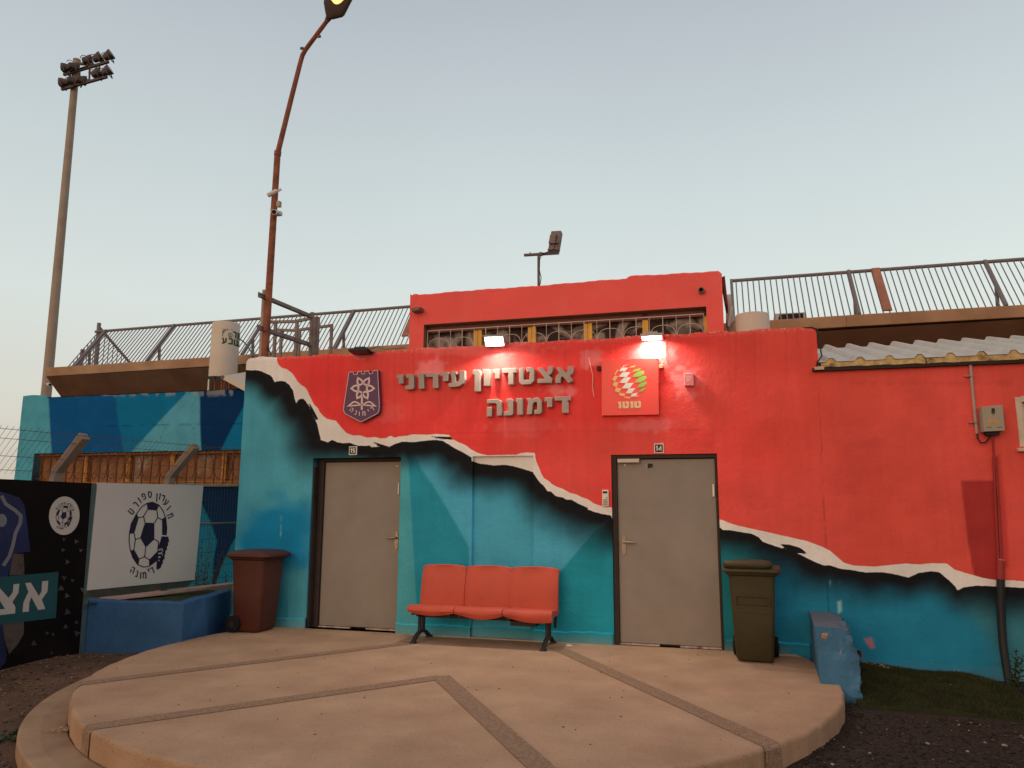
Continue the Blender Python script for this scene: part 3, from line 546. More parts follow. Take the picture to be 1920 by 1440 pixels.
_n = GLASS.node_tree.nodes; _l = GLASS.node_tree.links; _n.remove(_n['Principled BSDF']); _a = _n.new('ShaderNodeBsdfTransparent'); _b = _n.new('ShaderNodeBsdfGlossy'); _b.inputs['Roughness'].default_value = 0.0; _m = _n.new('ShaderNodeMixShader'); _m.inputs[0].default_value = 0.0; _a.inputs[0].default_value = (.9,.9,.9,1); _l.new(_a.outputs[0], _m.inputs[1]); _l.new(_b.outputs[0], _m.inputs[2]); _l.new(_m.outputs[0], _n['Material Output'].inputs[0])
win = mb.build('window', BR, B, fix=False); win['label'] = 'long strip window with yellow frames behind a white wrought grille'
yp = YB+d-.02
mull = [795.5, 896, 997, 1102, 1210, 1323.5]
for i, xp in enumerate(mull):
    x = W(xp, 610, yp).x; hw = .042 if 0 < i < 5 else .02; mb = MB()
    if i in (1, 2, 3):
        mb.box(x-hw-.018, x-.002, yp, yp+.05, wo[2], wo[3]-.10); mb.build('mullion', YEL, win, bevel=.003); mb = MB(); mb.box(x+.004, x+hw+.022, yp-.008, yp+.05, wo[2], wo[3]-.10)
    else: mb.box(x-hw, x+hw, yp, yp+.05, wo[2], wo[3]-.02)
    mb.build('mullion', YEL, win, bevel=.003)
mb = MB(); mb.box(wo[0], wo[1], yp, yp+.06, wo[3]-.10, wo[3]); mb.box(wo[0], wo[1], yp-.01, yp+.02, wo[3]-.065, wo[3]-.045); mb.box(wo[0], wo[1], yp-.01, yp+.02, wo[3]-.105, wo[3]-.085); mb.build('shutter_rail', mat('red_brown_paint', (.22,.09,.075), .6, .15, 5, .1), win)
mb = MB(); n = 160; top_, bot = wo[3]-.08, wo[2]
P = [(wo[0]+(wo[1]-wo[0])*i/n, yp+.058+.012*math.sin(i*.9)+.010*math.sin(i*.37)) for i in range(n+1)]
mb.add([(x, y, z) for x, y in P for z in (bot, top_)], [(2*i, 2*i+2, 2*i+3, 2*i+1) for i in range(n)]); mb.build('curtain', CURT, win, smooth=60)
mb = MB(); mb.add([(wo[0], yp+.03, bot), (wo[1], yp+.03, bot), (wo[1], yp+.03, top_), (wo[0], yp+.03, top_)], [(0,1,2,3)]); mb.build('pane', GLASS, win)
# wrought grille of bars and ovals
GR = mat('grille_paint', (.62,.50,.44), .5, .15, 12, .1)
mb = MB(); yg = YB+.055; zt = wo[3]-.09; r = .0045
gx0 = wo[0]+.045; gx1 = wo[1]-.04; nb = 22
mb.bar((gx0, yg, zt), (gx1, yg, zt), .010, .010); 
step = (gx1-gx0)/nb
for i in range(nb+1): mb.bar((gx0+i*step, yg, wo[2]), (gx0+i*step, yg, zt), .009 if i % 2 else .006, .008)
for i in range(nb//2):
    cx = gx0+step*(2*i+1); ov = []
    for k in range(29):
        a = 2*math.pi*k/28; c, s_ = math.cos(a), math.sin(a); ov.append((cx+step*.97*math.copysign(abs(c)**.75, c), yg-.012, zt-.33+.20*math.copysign(abs(s_)**.75, s_)))
    mb.tube(ov, r, 6, caps=False)
mb.build('grille', GR, win, smooth=50)
# rain spouts and side flashing on the upper block
def spout(cx, cz, r0, ln, hole=True):
    mb = MB(); n = 18
    ring = lambda r, y: [(cx+r*math.cos(2*math.pi*k/n), y, cz+r*math.sin(2*math.pi*k/n)) for k in range(n)]
    mb.loft([ring(r0, YB+.01), ring(r0, YB-ln), ring(r0*.72, YB-ln), ring(r0*.7, YB-.005)], caps=False); mb.add(ring(r0*.7, YB-.006), [tuple(range(n))], 1)
    return mb.build('rain_spout', [mat('spout_metal', (.22,.13,.10), .6, .2, 9, .2), BLACKP], B, smooth=40, fix=False)
p = W(1315,546,YB); spout(p.x, p.z, .042, .07)
mb = MB(); p = W(783,582,YB-.06)
mb.loft([[(p.x-.09, YB+.01, p.z+.025), (p.x+.08, YB+.01, p.z+.03), (p.x+.07, YB+.01, p.z-.02), (p.x-.06, YB+.01, p.z-.035)], [(p.x-.10, YB-.14, p.z+.02), (p.x+.075, YB-.14, p.z+.03), (p.x+.06, YB-.14, p.z-.015), (p.x-.06, YB-.14, p.z-.03)]])
mb.build('rain_spout', mat('spout_metal', (.22,.13,.10)), B, smooth=30)
mb = MB(); q = [W(1352.5,520,YB+.1), W(1359,517,YB+.1), W(1365,571,YB+.1), W(1361,571,YB+.1)]; mb.prism(q, (0, .5, 0)); mb.build('side_flashing', mat('dark_red_sheet', (.13,.02,.018), .5, .1, 5, .05), B)
# ------------------------------------------------------------------ corrugated insulated roof over the right wing
SHEET = mat('roof_sheet', (.56,.53,.48), .5, .08, 3, .05, 20, metal=.1, col2=(.50,.44,.37), c2scale=2.5, c2t=.62, c2soft=.1)
FOAM = mat('insulation_foam', (.60,.42,.20), .95, .25, 14, .7, 60, col2=(.13,.08,.045), c2scale=5, c2t=.60, c2soft=.07)
yf = 8.93; zf = W(1700,672,yf).z; yb_ = 11.6; zb = W(1700,646,yb_).z; pit = .297; sx0 = W(1551,688,yf).x; nr = 18
prof = []; x = sx0-.085
prof.append((x, 0))
for i in range(nr):
    c = sx0+.045+i*pit; prof += [(c-.055, 0), (c-.022, .042), (c+.022, .042), (c+.055, 0)]
prof.append((prof[-1][0]+.15, 0))
rf = None; mb = MB()
mb.add([(x, yf, zf+h) for x, h in prof]+[(x, yb_, zb+h*1.35) for x, h in prof], [(i, i+1, len(prof)+i+1, len(prof)+i) for i in range(len(prof)-1)])
rf = mb.build('corrugated_roof', SHEET, B, fix=False); rf['label'] = 'pale corrugated insulated roof sheet over the right wing'
for a, b_ in ((sx0-.06, W(1737,680,yf).x-.006), (W(1737,680,yf).x+.006, prof[-1][0])):
    mb = MB(); xx = sorted([a]+[x for x, h in prof if a < x < b_]+[b_]); hh = lambda v: np.interp(v, [p_[0] for p_ in prof], [p_[1] for p_ in prof])
    n = len(xx); mb.add([(v, yf+.012, zf-.058+.005*math.sin(v*23)) for v in xx]+[(v, yf+.012, zf-.004+hh(v)) for v in xx], [(i, i+1, n+i+1, n+i) for i in range(n-1)])
    mb.add([(v, yf+.012, zf-.058+.005*math.sin(v*23)) for v in xx]+[(v, yf+.5, zf+.02) for v in xx], [(i, i+1, n+i+1, n+i) for i in range(n-1)]); mb.build('foam_edge', FOAM, rf, fix=False)
mb = MB(); mb.box(sx0-.15, prof[-1][0], yf+.02, YW+.1, zf-.094, zf-.060); mb.build('gutter', mat('dark_gutter', (.03,.02,.018), .6, .15, 5, .1), rf)
p = W(1536,691,8.95); mb = MB(); mb.box(p.x-.05, p.x+.05, 8.93, 9.0, p.z-.015, p.z+.02); mb.build('gutter_end', mat('worn_sill', (1,1,1)), rf)
# right-hand window at the edge of the picture
FR = mat('cream_frame', (.60,.50,.40), .5, .1, 8, .05)
a, b_, c_, d_ = WR; mb = MB(); y0 = YW-.01
mb.box(a-.01, a+.045, y0, YW+.10, c_, d_); mb.box(a+.045, b_, y0, YW+.10, d_-.05, d_+.01); mb.box(a+.045, b_, y0, YW+.10, c_, c_+.05); mb.box(b_-.045, b_, y0+.002, YW+.09, c_+.05, d_-.05)
rw = mb.build('window', FR, B, bevel=.004); rw['label'] = 'small cream-framed window at the right end of the wall'
mb = MB(); mb.add([(a+.045, YW+.055, c_+.05), (b_-.045, YW+.055, c_+.05), (b_-.045, YW+.055, d_-.05), (a+.045, YW+.055, d_-.05)], [(0,1,2,3)]); mb.build('pane', GLASS, rw); mb = MB(); mb.box(a, b_, YW+.13, YW+.15, c_-.02, d_+.02); mb.build('curtain', CURT, rw)
mb = MB(); mb.box(a-.04, b_+.04, YW-.05, YW+.02, c_-.05, c_-.012); mb.build('sill', mat('sill_paint', (.6,.40,.32), .8, .2, 8, .2), rw, bevel=.006)
mb = MB(); mb.box(a+.05, a+.07, YW+.02, YW+.05, c_+.05, d_-.05)
for k in range(5): mb.box(a+.045, b_-.045, YW+.03, YW+.04, d_-.09-.028*k, d_-.075-.028*k)
mb.build('blind', FR, rw)
# ------------------------------------------------------------------ lettering: big raised letters
def T(sx, sy, sc, Y): return lambda x, y: W(sx+x/sc, sy+y/sc, Y)
LET = mat('letter_paint', (.40,.33,.30), .6, .08, 10, .08)
big1 = [[(1622,97),(1664,97),(1722,150),(1737,130),(1737,86),(1783,85),(1783,132),(1772,160),(1752,180),(1785,228),(1745,250),(1683,182),(1667,205),(1665,247),(1617,250),(1617,205),(1630,175),(1655,155)],
 [(1440,102),(1484,98),(1532,145),(1545,128),(1547,87),(1588,85),(1588,132),(1575,160),(1552,173),(1585,205),(1580,247),(1443,250),(1443,212),(1516,208)],
 [(1262,103),(1305,100),(1305,220),(1363,219),(1367,140),(1335,140),(1333,97),(1385,95),(1410,115),(1408,225),(1375,260),(1285,265),(1262,240)],
 [(1095,107),(1234,103),(1234,146),(1207,148),(1207,262),(1157,265),(1157,150),(1097,152)],
 [(1003,115),(1075,113),(1072,205),(1025,208),(1025,155),(1003,153)],
 [(907,118),(978,116),(975,275),(918,278),(918,160),(907,156)],
 [(810,122),(868,118),(885,138),(882,330),(828,333),(828,168),(810,163)]]
big2 = [[(600,135),(650,133),(650,166),(638,168),(649,236),(672,230),(683,205),(683,128),(733,126),(733,212),(716,253),(680,280),(640,286),(575,290),(575,253),(608,247),(600,168)],
 [(497,142),(573,140),(570,230),(520,233),(520,180),(497,178)],
 [(352,155),(450,150),(472,168),(472,297),(422,300),(422,190),(352,190)],
 [(272,158),(335,155),(335,305),(284,307),(284,195),(272,193)],
 [(163,163),(225,162),(238,178),(238,295),(225,310),(155,312),(155,275),(188,272),(188,200),(163,198)],
 [(70,170),(137,168),(134,255),(90,257),(90,205),(70,203)]]
big3 = [[(1610,380),(1757,377),(1757,416),(1735,418),(1735,540),(1680,542),(1680,420),(1610,420)],
 [(1512,390),(1585,388),(1582,482),(1535,484),(1535,430),(1512,428)],
 [(1332,397),(1376,397),(1388,412),(1405,395),(1450,391),(1480,420),(1483,530),(1466,550),(1410,552),(1410,512),(1440,510),(1437,437),(1415,433),(1396,452),(1385,553),(1335,555),(1353,435)],
 [(1232,400),(1297,397),(1297,558),(1245,560),(1245,440),(1232,436)],
 [(1140,405),(1190,402),(1205,420),(1203,550),(1190,563),(1113,567),(1113,530),(1153,527),(1153,442),(1140,440)],
 [(948,412),(1060,405),(1093,430),(1093,565),(1045,568),(1045,454),(1030,447),(948,447)]]
hleg = [(948,485),(997,483),(995,575),(945,577)]
def sign_letters(name, label, rows, leg=None):
    f = T(730, 670, 5.189, 8.925); c = f(*rows[0][0]); t = thing(name, label, 'lettering', (c.x, YW, c.z), 'raised metal letters of the stadium name')
    for k, pts in enumerate(rows):
        mb = MB(); P = [f(x, y) for x, y in pts]; mb.prism(P, (0, .073, 0))
        if leg and k == len(rows)-1: mb.prism([f(x, y) for x, y in leg], (0, .073, 0))
        mb.build('letter', LET, t, bevel=.003)
    return t
sign_letters('raised_lettering', 'raised grey Hebrew letters of the first word, right of the gap in the top row', big1)
sign_letters('raised_lettering', 'raised grey Hebrew letters of the second word, left in the top row', big2)
sign_letters('raised_lettering', 'raised grey Hebrew letters of the single word in the lower row', big3, hleg)
# ------------------------------------------------------------------ square red sign with chequered ball
SR = mat('sign_red', tuple(alb(190,44,34)), .38, .05, 3, .02, 20, spec=.5)
fb = T(1100, 650, 8.727, 8.945); pb = [fb(245,210), fb(1172,186), fb(1184,1112), fb(247,1128)]
t = thing('square_sign', 'square red sign with a chequered white, peach and green ball', 'sign', (pb[3].x, YW, pb[3].z))
mb = MB(); mb.prism(pb, (0, .05, 0)); mb.build('board', SR, t, bevel=.003)
fl = T(1100, 650, 8.727, 8.942)
def cells(name, lst, m):
    for c in lst: mb = MB(); flat(mb, c, fl); mb.build(name, m, t)
cells('white_cell', [[(590,332),(600,310),(680,288),(612,318),(602,336)], [(572,340),(675,345),(625,405),(530,400)], [(590,420),(715,418),(650,498),(520,492)], [(612,505),(725,500),(655,596),(535,590)], [(640,597),(770,592),(700,685),(575,682)], [(690,685),(800,680),(730,765),(640,762)], [(745,768),(835,753),(805,813),(715,818)], [(812,806),(860,793),(820,822)]], mat('sign_white', (.78,.74,.70), .5, .04, 8, 0))
cells('peach_cell', [[(505,370),(524,385),(470,457),(449,455)], [(460,473),(514,486),(460,567),(418,540)], [(450,572),(521,590),(488,662),(425,630)], [(480,668),(568,685),(530,750),(463,728)], [(535,755),(632,768),(620,812),(540,800)], [(620,818),(718,822),(712,848),(625,838)], [(690,347),(740,315),(808,306),(770,335)]], mat('sign_peach', (.85,.50,.22), .5, .04, 8, 0))
cells('green_cell', [[(733,416),(790,375),(885,354),(850,395),(790,410)], [(743,496),(800,430),(870,398),(925,394),(944,415),(935,450),(880,485),(820,496)], [(778,589),(850,510),(920,479),(970,479),(979,505),(950,550),(880,583)], [(818,671),(880,600),(950,573),(986,580),(975,620),(930,655),(870,668)], [(848,744),(890,695),(955,667),(955,690),(920,725)]], mat('sign_green', (.30,.48,.10), .5, .04, 8, 0))
cells('letter', [[(515,900),(563,895),(568,1005),(525,1010),(525,935),(515,933)], [(585,900),(626,898),(626,973),(655,971),(655,932),(640,930),(640,895),(680,893),(695,910),(692,985),(677,1005),(600,1008),(585,990)], [(713,895),(762,892),(765,1002),(722,1005),(722,932),(713,930)], [(780,895),(822,893),(822,968),(852,966),(852,928),(838,926),(838,892),(876,890),(890,906),(887,980),(873,1000),(796,1004),(780,987)]], mat('sign_cream', (.80,.58,.36), .5, .04, 8, 0))
mb = MB(); fx = T(1100, 650, 8.727, 8.97)
for x, y in ((200,355),): mb.obox(fx(x, y), (.045,.05,.05))
mb.build('bracket', BLACKP, t, bevel=.004)
mb = MB(); mb.obox(fx(1218,325), (.045,.05,.045)); mb.tube([fx(1225,300), fx(1240,265), fx(1262,240)], .006, 6); mb.build('bracket', mat('bracket_brass', (.45,.26,.14), .5, .2, 9, .1), t, bevel=.004)
mb = MB()
for x, y in ((262,225),(690,208),(1150,195),(1165,590),(262,655),(262,1108),(690,1100),(1165,1088),(430,195),(590,190)): p = fl(x, y); mb.cyl((p.x, 8.946, p.z), (p.x, 8.940, p.z), .006, n=8)
mb.build('screw', STEEL, t)
# ------------------------------------------------------------------ purple shield
SH = mat('shield_purple', (.125,.055,.125), .5, .06, 4, .03); SHW = mat('shield_line', (.72,.55,.56), .55, .04, 8, 0)
fs_ = T(620, 680, 12, 8.93)
outl = [(405,205),(500,198),(516,258),(600,252),(606,190),(692,185),(704,246),(764,242),(770,180),(864,174),(878,242),(944,236),(960,170),(1065,165),(1078,420),(1104,900),(1104,1010),(1092,1100),(1062,1150),(740,1318),(690,1338),(640,1325),(320,1158),(288,1105),(280,1060),(290,955),(345,600)]
p = fs_(690,750); t = thing('shield_sign', 'purple shield-shaped sign with a pale flower and white outline', 'sign', (p.x, YW, p.z))
mb = MB(); mb.prism([fs_(*q_) for q_ in outl], (0, .068, 0)); mb.build('board', SH, t, bevel=.002)
fe = T(620, 680, 12, 8.9265)
cx, cy = 685, 740; inn = [(x+(cx-x)*.028, y+(cy-y)*.02) for x, y in outl]
mb = MB(); stroke(mb, inn, 13, fe, closed=True); mb.build('border', SHW, t)
mb = MB(); C0 = np.array((720., 577.))
for tip in ((612,335),(868,340),(985,578),(832,812),(592,808),(455,578)):
    u = np.array(tip)-C0; n_ = np.array((-u[1], u[0]))/np.hypot(*u); wv = 62 if abs(u[1]) > 50 else 70
    pts = [C0+u*.96, C0+u*.74+n_*wv*.7, C0+u*.55+n_*wv*.95, C0+u*.36+n_*wv*.62, C0+u*.36-n_*wv*.62, C0+u*.55-n_*wv*.95, C0+u*.74-n_*wv*.7]
    stroke(mb, [tuple(q_) for q_ in pts], 40, fe, closed=True)
mb.build('flower', SHW, t)
fe2 = T(620, 680, 12, 8.9258)
mb = MB(); stroke(mb, [(705,770),(702,900),(700,1062)], 42, fe2)
for s_ in (-1, 1):
    stroke(mb, [(700+s_*10,950),(700+s_*90,905),(700+s_*150,878),(700+s_*200,890),(700+s_*270,950),(700+s_*305,975),(700+s_*150,962)], 34, fe2, closed=True)
mb.build('stem_and_leaves', SHW, t)
mb = MB()
for ch, x, y, rt in (('ה',470,1062,-33),('נ',562,1122,-16),('ו',640,1150,-4),('מ',745,1142,8),('י',852,1098,22),('ד',938,1042,34)): put_glyph(mb, ch, x, y, 92, rt, fe2, .19)
mb.build('lettering', SHW, t)
# ------------------------------------------------------------------ number plates, keypad, siren box
def plate(num, px, py, label, ang):
    c = W(px, py, 8.985); t = thing('number_plate', label, 'number plate', tuple(c), 'number plates above the doors'); f = T(px, py, 1, 8.985); R = .056; R2 = .045
    def q_(r, y): 
        return [(c.x+a*r, y, c.z+b_*r) for a, b_ in ((-1,-1),(1,-1),(1,1),(-1,1))]
    mb = MB(); mb.prism(q_(R, 8.985), (0,.016,0)); mb.build('plate', WHITEP, t, bevel=.002)
    mb = MB(); mb.add(q_(R2, 8.9835), [(0,1,2,3)]); mb.build('panel', mat('plate_dark', (.035,.03,.025), .5, .1, 8, 0), t)
    mb = MB(); put_line(mb, num, 0, 0, .056, lambda x, y: Vector((c.x+x, 8.982, c.z-y)), .21, 1.0, .20); mb.build('number', WHITEP, t)
plate('15', 661.5, 845, 'small square plate reading 15 above the left door', 0)
plate('14', 1235.5, 840.5, 'small square plate reading 14 above the right door', 0)
fk = T(860, 840, 6.1935, 8.965); k = [fk(1665,486), fk(1738,488), fk(1741,676), fk(1668,674)]
t = thing('keypad', 'slim white door-entry keypad beside the right door', 'keypad', tuple(k[3]))
mb = MB(); mb.prism(k, (0,.03,0)); mb.build('body', WHITEP, t, bevel=.004)
fk2 = T(860, 840, 6.1935, 8.9635)
mb = MB(); flat(mb, [(1674,502),(1727,503),(1727,527),(1674,526)], fk2); flat(mb, [(1712,572),(1728,572),(1728,584),(1712,584)], fk2); mb.build('display', BLACKP, t)
mb = MB()
for i in range(3):
    for j in range(4): mb.obox(fk2(1686+i*18, 600+j*18.5), (.013,.006,.012))
mb.build('keys', mat('key_grey', (.25,.22,.20), .5, .1, 8, 0), t)
fk = T(1100, 650, 8.727, 8.94); k = [fk(1588,435), fk(1748,432), fk(1757,636), fk(1598,640)]
PINK = mat('pink_box_paint', tuple(alb(186,92,86)), .6, .1, 6, .1)
t = thing('siren_box', 'small dusty-pink alarm box with three slots right of the square sign', 'alarm box', tuple(k[3])); mb = MB(); mb.prism(k, (0,.06,0)); mb.build('body', PINK, t, bevel=.006)
mb = MB(); fk = T(1100, 650, 8.727, 8.9385)
for y in (490,520,552): flat(mb, [(1640,y),(1698,y-2),(1698,y+10),(1640,y+12)], fk)
mb.build('slots', WHITEP, t)
# ------------------------------------------------------------------ things on and behind the parapet
RUST = mat('rusty_paint', (.34,.115,.072), .8, .2, 7, .12, 40, col2=(.20,.075,.045), c2scale=9, c2t=.5, c2soft=.15)
GREYST = mat('grey_painted_steel', (.235,.195,.18), .6, .18, 5, .12, col2=(.16,.11,.09), c2scale=4, c2t=.6, c2soft=.12)
LED = mat('led_panel', (.9,.9,.85), .4, 0.0, 4, 0, emit=((1,.96,.88), 14))
ALU = mat('lamp_housing', (.33,.30,.29), .45, .1, 10, .05, metal=.4)
def wall_lamp(c, rot, size, label, lit, energy):
    t = thing('wall_floodlight', label, 'floodlight', tuple(c), 'LED floodlights on the parapet edge'); R = Matrix.Rotation(math.radians(rot[1]), 3, 'Z')@Matrix.Rotation(math.radians(rot[0]), 3, 'X'); wx, wy = size
    mb = MB(); mb.obox(c, (wx, wy, .035), R); mb.obox(c+R@Vector((0,0,.03)), (wx*.55, wy*.6, .03), R)
    for k in range(6): mb.obox(c+R@Vector((-wx*.22+wx*.09*k, 0, .05)), (.004, wy*.55, .02), R)
    mb.build('housing', ALU if lit else BLACKP, t, bevel=.004)
    mb = MB(); mb.obox(c+R@Vector((0,0,-.019)), (wx*.88, wy*.86, .006), R); mb.build('lens', LED if lit else mat('dark_glass', (.03,.03,.035), .15, .1, 5, 0), t)
    mb = MB(); e = c+R@Vector((0, wy*.5, .0)); a = Vector((c.x-.05, 9.12, ZT)); 
    for s_ in (-1, 1): mb.bar(c+R@Vector((s_*wx*.52, 0, 0)), Vector((c.x+s_*wx*.52, 9.08, ZT-.01)), .02, .004)
    mb.bar(Vector((c.x-wx*.53, 9.08, ZT+.004)), Vector((c.x+wx*.53, 9.08, ZT+.004)), .03, .006); mb.build('bracket', GREYST, t)
    if lit:
        la = bpy.data.lights.new('lamp_light', 'AREA'); la.shape = 'RECTANGLE'; la.size = wx*.8; la.size_y = wy*.8; la.energy = energy; la.color = (1, .90, .74); la.spread = math.radians(165)
        lo_ = bpy.data.objects.new('lamp_light', la); COL.objects.link(lo_); lo_.parent = t; lo_.location = R@Vector((0,0,-.026)); lo_.rotation_euler = R.to_euler()
    return t
wall_lamp(W(927,638.5,8.885), (-36, 8), (.255, .165), 'lit white floodlight left of centre on the parapet, panel facing outward', True, 36)
wall_lamp(W(1222,631,8.905), (-4, 2), (.255, .17), 'lit white floodlight on the parapet above the square sign, facing down', True, 19)
wall_lamp(W(676,659,8.9), (-6, 3), (.27, .18), 'unlit black floodlight on the parapet above the purple shield', False, 0)
# rusty street lamp rising behind the parapet
SL = W(497,660,9.36); t = thing('street_lamp', 'tall rusty bent street lamp rising from the roof edge, lit at its top', 'street lamp', (SL.x, SL.y, 3.1))
pp = [Vector((SL.x, 9.36, 3.1)), W(507,500,9.36), W(515,372,9.36), W(520.5,287,9.36)]
mb = MB(); mb.tube(pp, [.052,.05,.047,.046], 12); mb.cyl(pp[-1]-Vector((0,0,.04)), pp[-1]+Vector((.004,0,.03)), .052, n=12)
for i in range(7): q = pp[0].lerp(pp[3], .12+.11*i); mb.cyl(q+Vector((.04,-.02,0)), q+Vector((.075,-.03,0)), .007, n=6)
mb.build('pole', RUST, t, smooth=40)
ap = [W(520.5,288,9.36), W(546,185,9.36), W(563,118,9.36), W(567,104,9.36), W(573,93,9.34), W(614,38,9.26)]
mb = MB(); mb.tube(ap, [.040,.037,.035,.035,.034,.032], 12)
for q, o_ in ((W(593,67,9.3), (.05,0,-.02)), (W(571,92,9.33), (-.045,0,.02))): mb.obox(q+Vector(o_), (.05,.03,.03))
mb.build('arm', RUST, t, smooth=40)
hb = W(616,33,9.26); ax = Vector((.62,-.30,.62)).normalized(); sd_ = Vector((.70,.1,-.66)); sd_ = (sd_-ax*sd_.dot(ax)).normalized(); upv = sd_.cross(ax); 
if upv.z < 0: upv = -upv
def hr(s_, wd, hu, hd, n=20): 
    o_ = []
    for k in range(n):
        a = 2*math.pi*k/n; v = math.sin(a); o_.append(hb+ax*s_+sd_*wd*math.cos(a)+upv*(v*hu if v > 0 else v*hd))
    return o_
mb = MB(); mb.loft([hr(-.06,.035,.035,.03), hr(.0,.05,.05,.03), hr(.03,.09,.07,.03), hr(.13,.20,.10,.035), hr(.17,.215,.12,.035), hr(.55,.215,.12,.035), hr(.70,.13,.08,.03), hr(.76,.05,.03,.02)])
mb.build('lamp_head', mat('lamp_head_paint', (.062,.042,.036), .6, .15, 3, .05), t, smooth=35)
mb = MB(); mb.loft([[hb+ax*(.40+rr*.18*math.cos(2*math.pi*k/20))+sd_*rr*.125*math.sin(2*math.pi*k/20)-upv*(.033+dz) for k in range(20)] for rr, dz in ((1,0),(.92,.045),(.6,.085),(.1,.10))])
mb.build('lamp_glass', mat('lamp_glow', (.9,.7,.4), .4, 0, 4, 0, emit=((1,.60,.20), 1.7)), t, smooth=60)
mb = MB(); mb.loft([[hb+ax*(.46+rr*.10*math.cos(2*math.pi*k/16))+sd_*(.03+rr*.07*math.sin(2*math.pi*k/16))-upv*(.075+dz) for k in range(16)] for rr, dz in ((1,0),(.9,.04),(.3,.055))]); mb.build('bulb', mat('bulb_glow', (1,.9,.7), .4, 0, 4, 0, emit=((1,.86,.6), 12)), t, smooth=60)
# cameras and junction box clamped on the street lamp pole
CAMW = mat('camera_white', (.66,.64,.60), .45, .05, 9, 0)
def seccam(name, label, px, py, aim, ln, r, Y, group='security cameras'):
    c = W(px, py, Y); t = thing(name, label, 'camera', tuple(c), group); a = Vector(aim).normalized()
    mb = MB(); mb.cyl(c-a*ln*.5, c+a*ln*.5, r, r*1.05, n=14); mb.build('body', CAMW, t, smooth=40)
    mb = MB(); mb.cyl(c+a*ln*.45, c+a*(ln*.5+.006), r*.82, n=14); mb.build('lens', BLACKP, t); return t, c, a
t, c, a = seccam('security_camera', 'white bullet camera with visor, lowest on the rusty lamp pole', 516, 398, (.35,-.88,-.30), .17, .038, 9.25)
mb = MB(); mb.obox(c+Vector((.0,.08,.01)), (.10,.08,.06)); mb.build('bracket', CAMW, t, bevel=.01)
mb = MB(); mb.obox(c+Vector((-.02,.0,.035))+a*.01, (.085,.19,.012), a.to_track_quat('Y','Z').to_matrix()); mb.build('visor', CAMW, t, bevel=.004)
t, c, a = seccam('security_camera', 'pale bullet camera tilted down left, upper one on the rusty pole', 511, 362, (-.80,-.30,-.5), .15, .034, 9.32)
mb = MB(); mb.bar(c-a*.05, c-a*.05+Vector((.06,.05,.05)), .03, .03); mb.build('bracket', CAMW, t)
c = W(523,383,9.32); t = thing('junction_box', 'small beige junction box on the rusty pole between two cameras', 'box', tuple(c)); mb = MB(); mb.obox(c, (.055,.06,.085)); mb.build('case', mat('beige_box', (.42,.34,.27), .6, .1, 8, .1), t, bevel=.004)
c = W(507,573,9.36)
# steel framework on the roof beside the lamp pole
X1 = W(493,600,9.42).x; t = thing('steel_frame', 'grey steel posts and sloping angle beams bracing the rusty lamp pole', 'steel frame', (X1, 9.42, 3.1))
zt = W(496,544,9.42).z; Y2 = 10.6
mb = MB(); mb.cyl((X1, 9.42, 3.1), (X1, 9.42, zt), .034, n=12); mb.build('post', mat('galvanised_post', (.40,.33,.27), .6, .2, 5, .15), t, smooth=40)
mb = MB(); x2 = W(583,640,Y2).x; z2 = W(584,586,Y2).z; mb.cyl((x2, Y2, 3.05), (x2, Y2, z2), .034, n=12); mb.build('post', GREYST, t, smooth=40)
mb = MB(); x3 = W(592,640,10.75).x; mb.box(x3-.04, x3+.045, 10.7, 10.78, 3.05, W(591,595,10.75).z); mb.build('post', GREYST, t)
for (a0, a1), (b0, b1) in (((484,552),(580,592)), ((482,613),(579,645.5))):
    p0 = W(a0, a1, 9.20); p1 = W(b0, b1, Y2-.02); mb = MB(); mb.bar(p0, p1, .008, .075); mb.bar(p0+Vector((.03,0,-.036)), p1+Vector((.03,0,-.036)), .065, .008); mb.build('angle_beam', GREYST, t)
def loop(pts, posts, Y, zb=3.1, r=.024):
    mb = MB(); P = [W(x, y, Y) for x, y in pts]
    for a, b_ in zip(P[:-1], P[1:]): mb.bar(a, b_, .045, .045)
    mb.build('rail', GREYST, t)
    for x, y in posts:
        mb = MB(); p = W(x, y, Y); q = W(x, 650, Y); mb.box(p.x-r, p.x+r, Y-.02, Y+.02, zb, p.z); mb.build('post', GREYST, t)
loop([(503,604),(553,602.7),(590,595.5)], [(517,604),(557,603)], 11.0)
loop([(521,618.6),(553,619.7),(580,616),(624,610)], [(528,620),(562,619.5),(622,611)], 11.8)
# water heater on the annex roof
HC = W(421,660,12.40); hz0 = W(421,709,12.40).z; hz1 = W(421,607,12.40).z; hr_ = .262
t = thing('water_heater', 'tall off-white cylindrical water heater with green Hebrew lettering', 'water heater', (HC.x, 12.4, hz0-.35))
TANK = mat('tank_paint', (.64,.56,.475), .5, .05, 2, .03, col2=(.56,.47,.38), c2scale=1.5, c2t=.6, c2soft=.2)
mb = MB(); mb.lathe((HC.x, 12.4, 0), [(hr_*.9,hz0-.01),(hr_,hz0),(hr_,hz1-.03),(hr_*.97,hz1-.005),(hr_*.6,hz1+.02),(.01,hz1+.03)], 40); mb.build('tank', TANK, t, smooth=30)
for dx, dy in ((-.23,-.10),(.23,-.10),(-.12,.3),(.12,.3)):
    mb = MB(); mb.box(HC.x+dx-.015, HC.x+dx+.015, 12.4+dy-.015, 12.4+dy+.015, 3.7, hz0+.01); mb.build('leg', WHITEP if dx < -.2 else RUST, t)
for dx in (-.05, .1, .16): mb = MB(); mb.tube([(HC.x+dx, 12.25, hz0), (HC.x+dx, 12.25, hz0-.12), (HC.x+dx+.03, 12.2, 3.72)], .014, 8); mb.build('pipe', RUST, t)
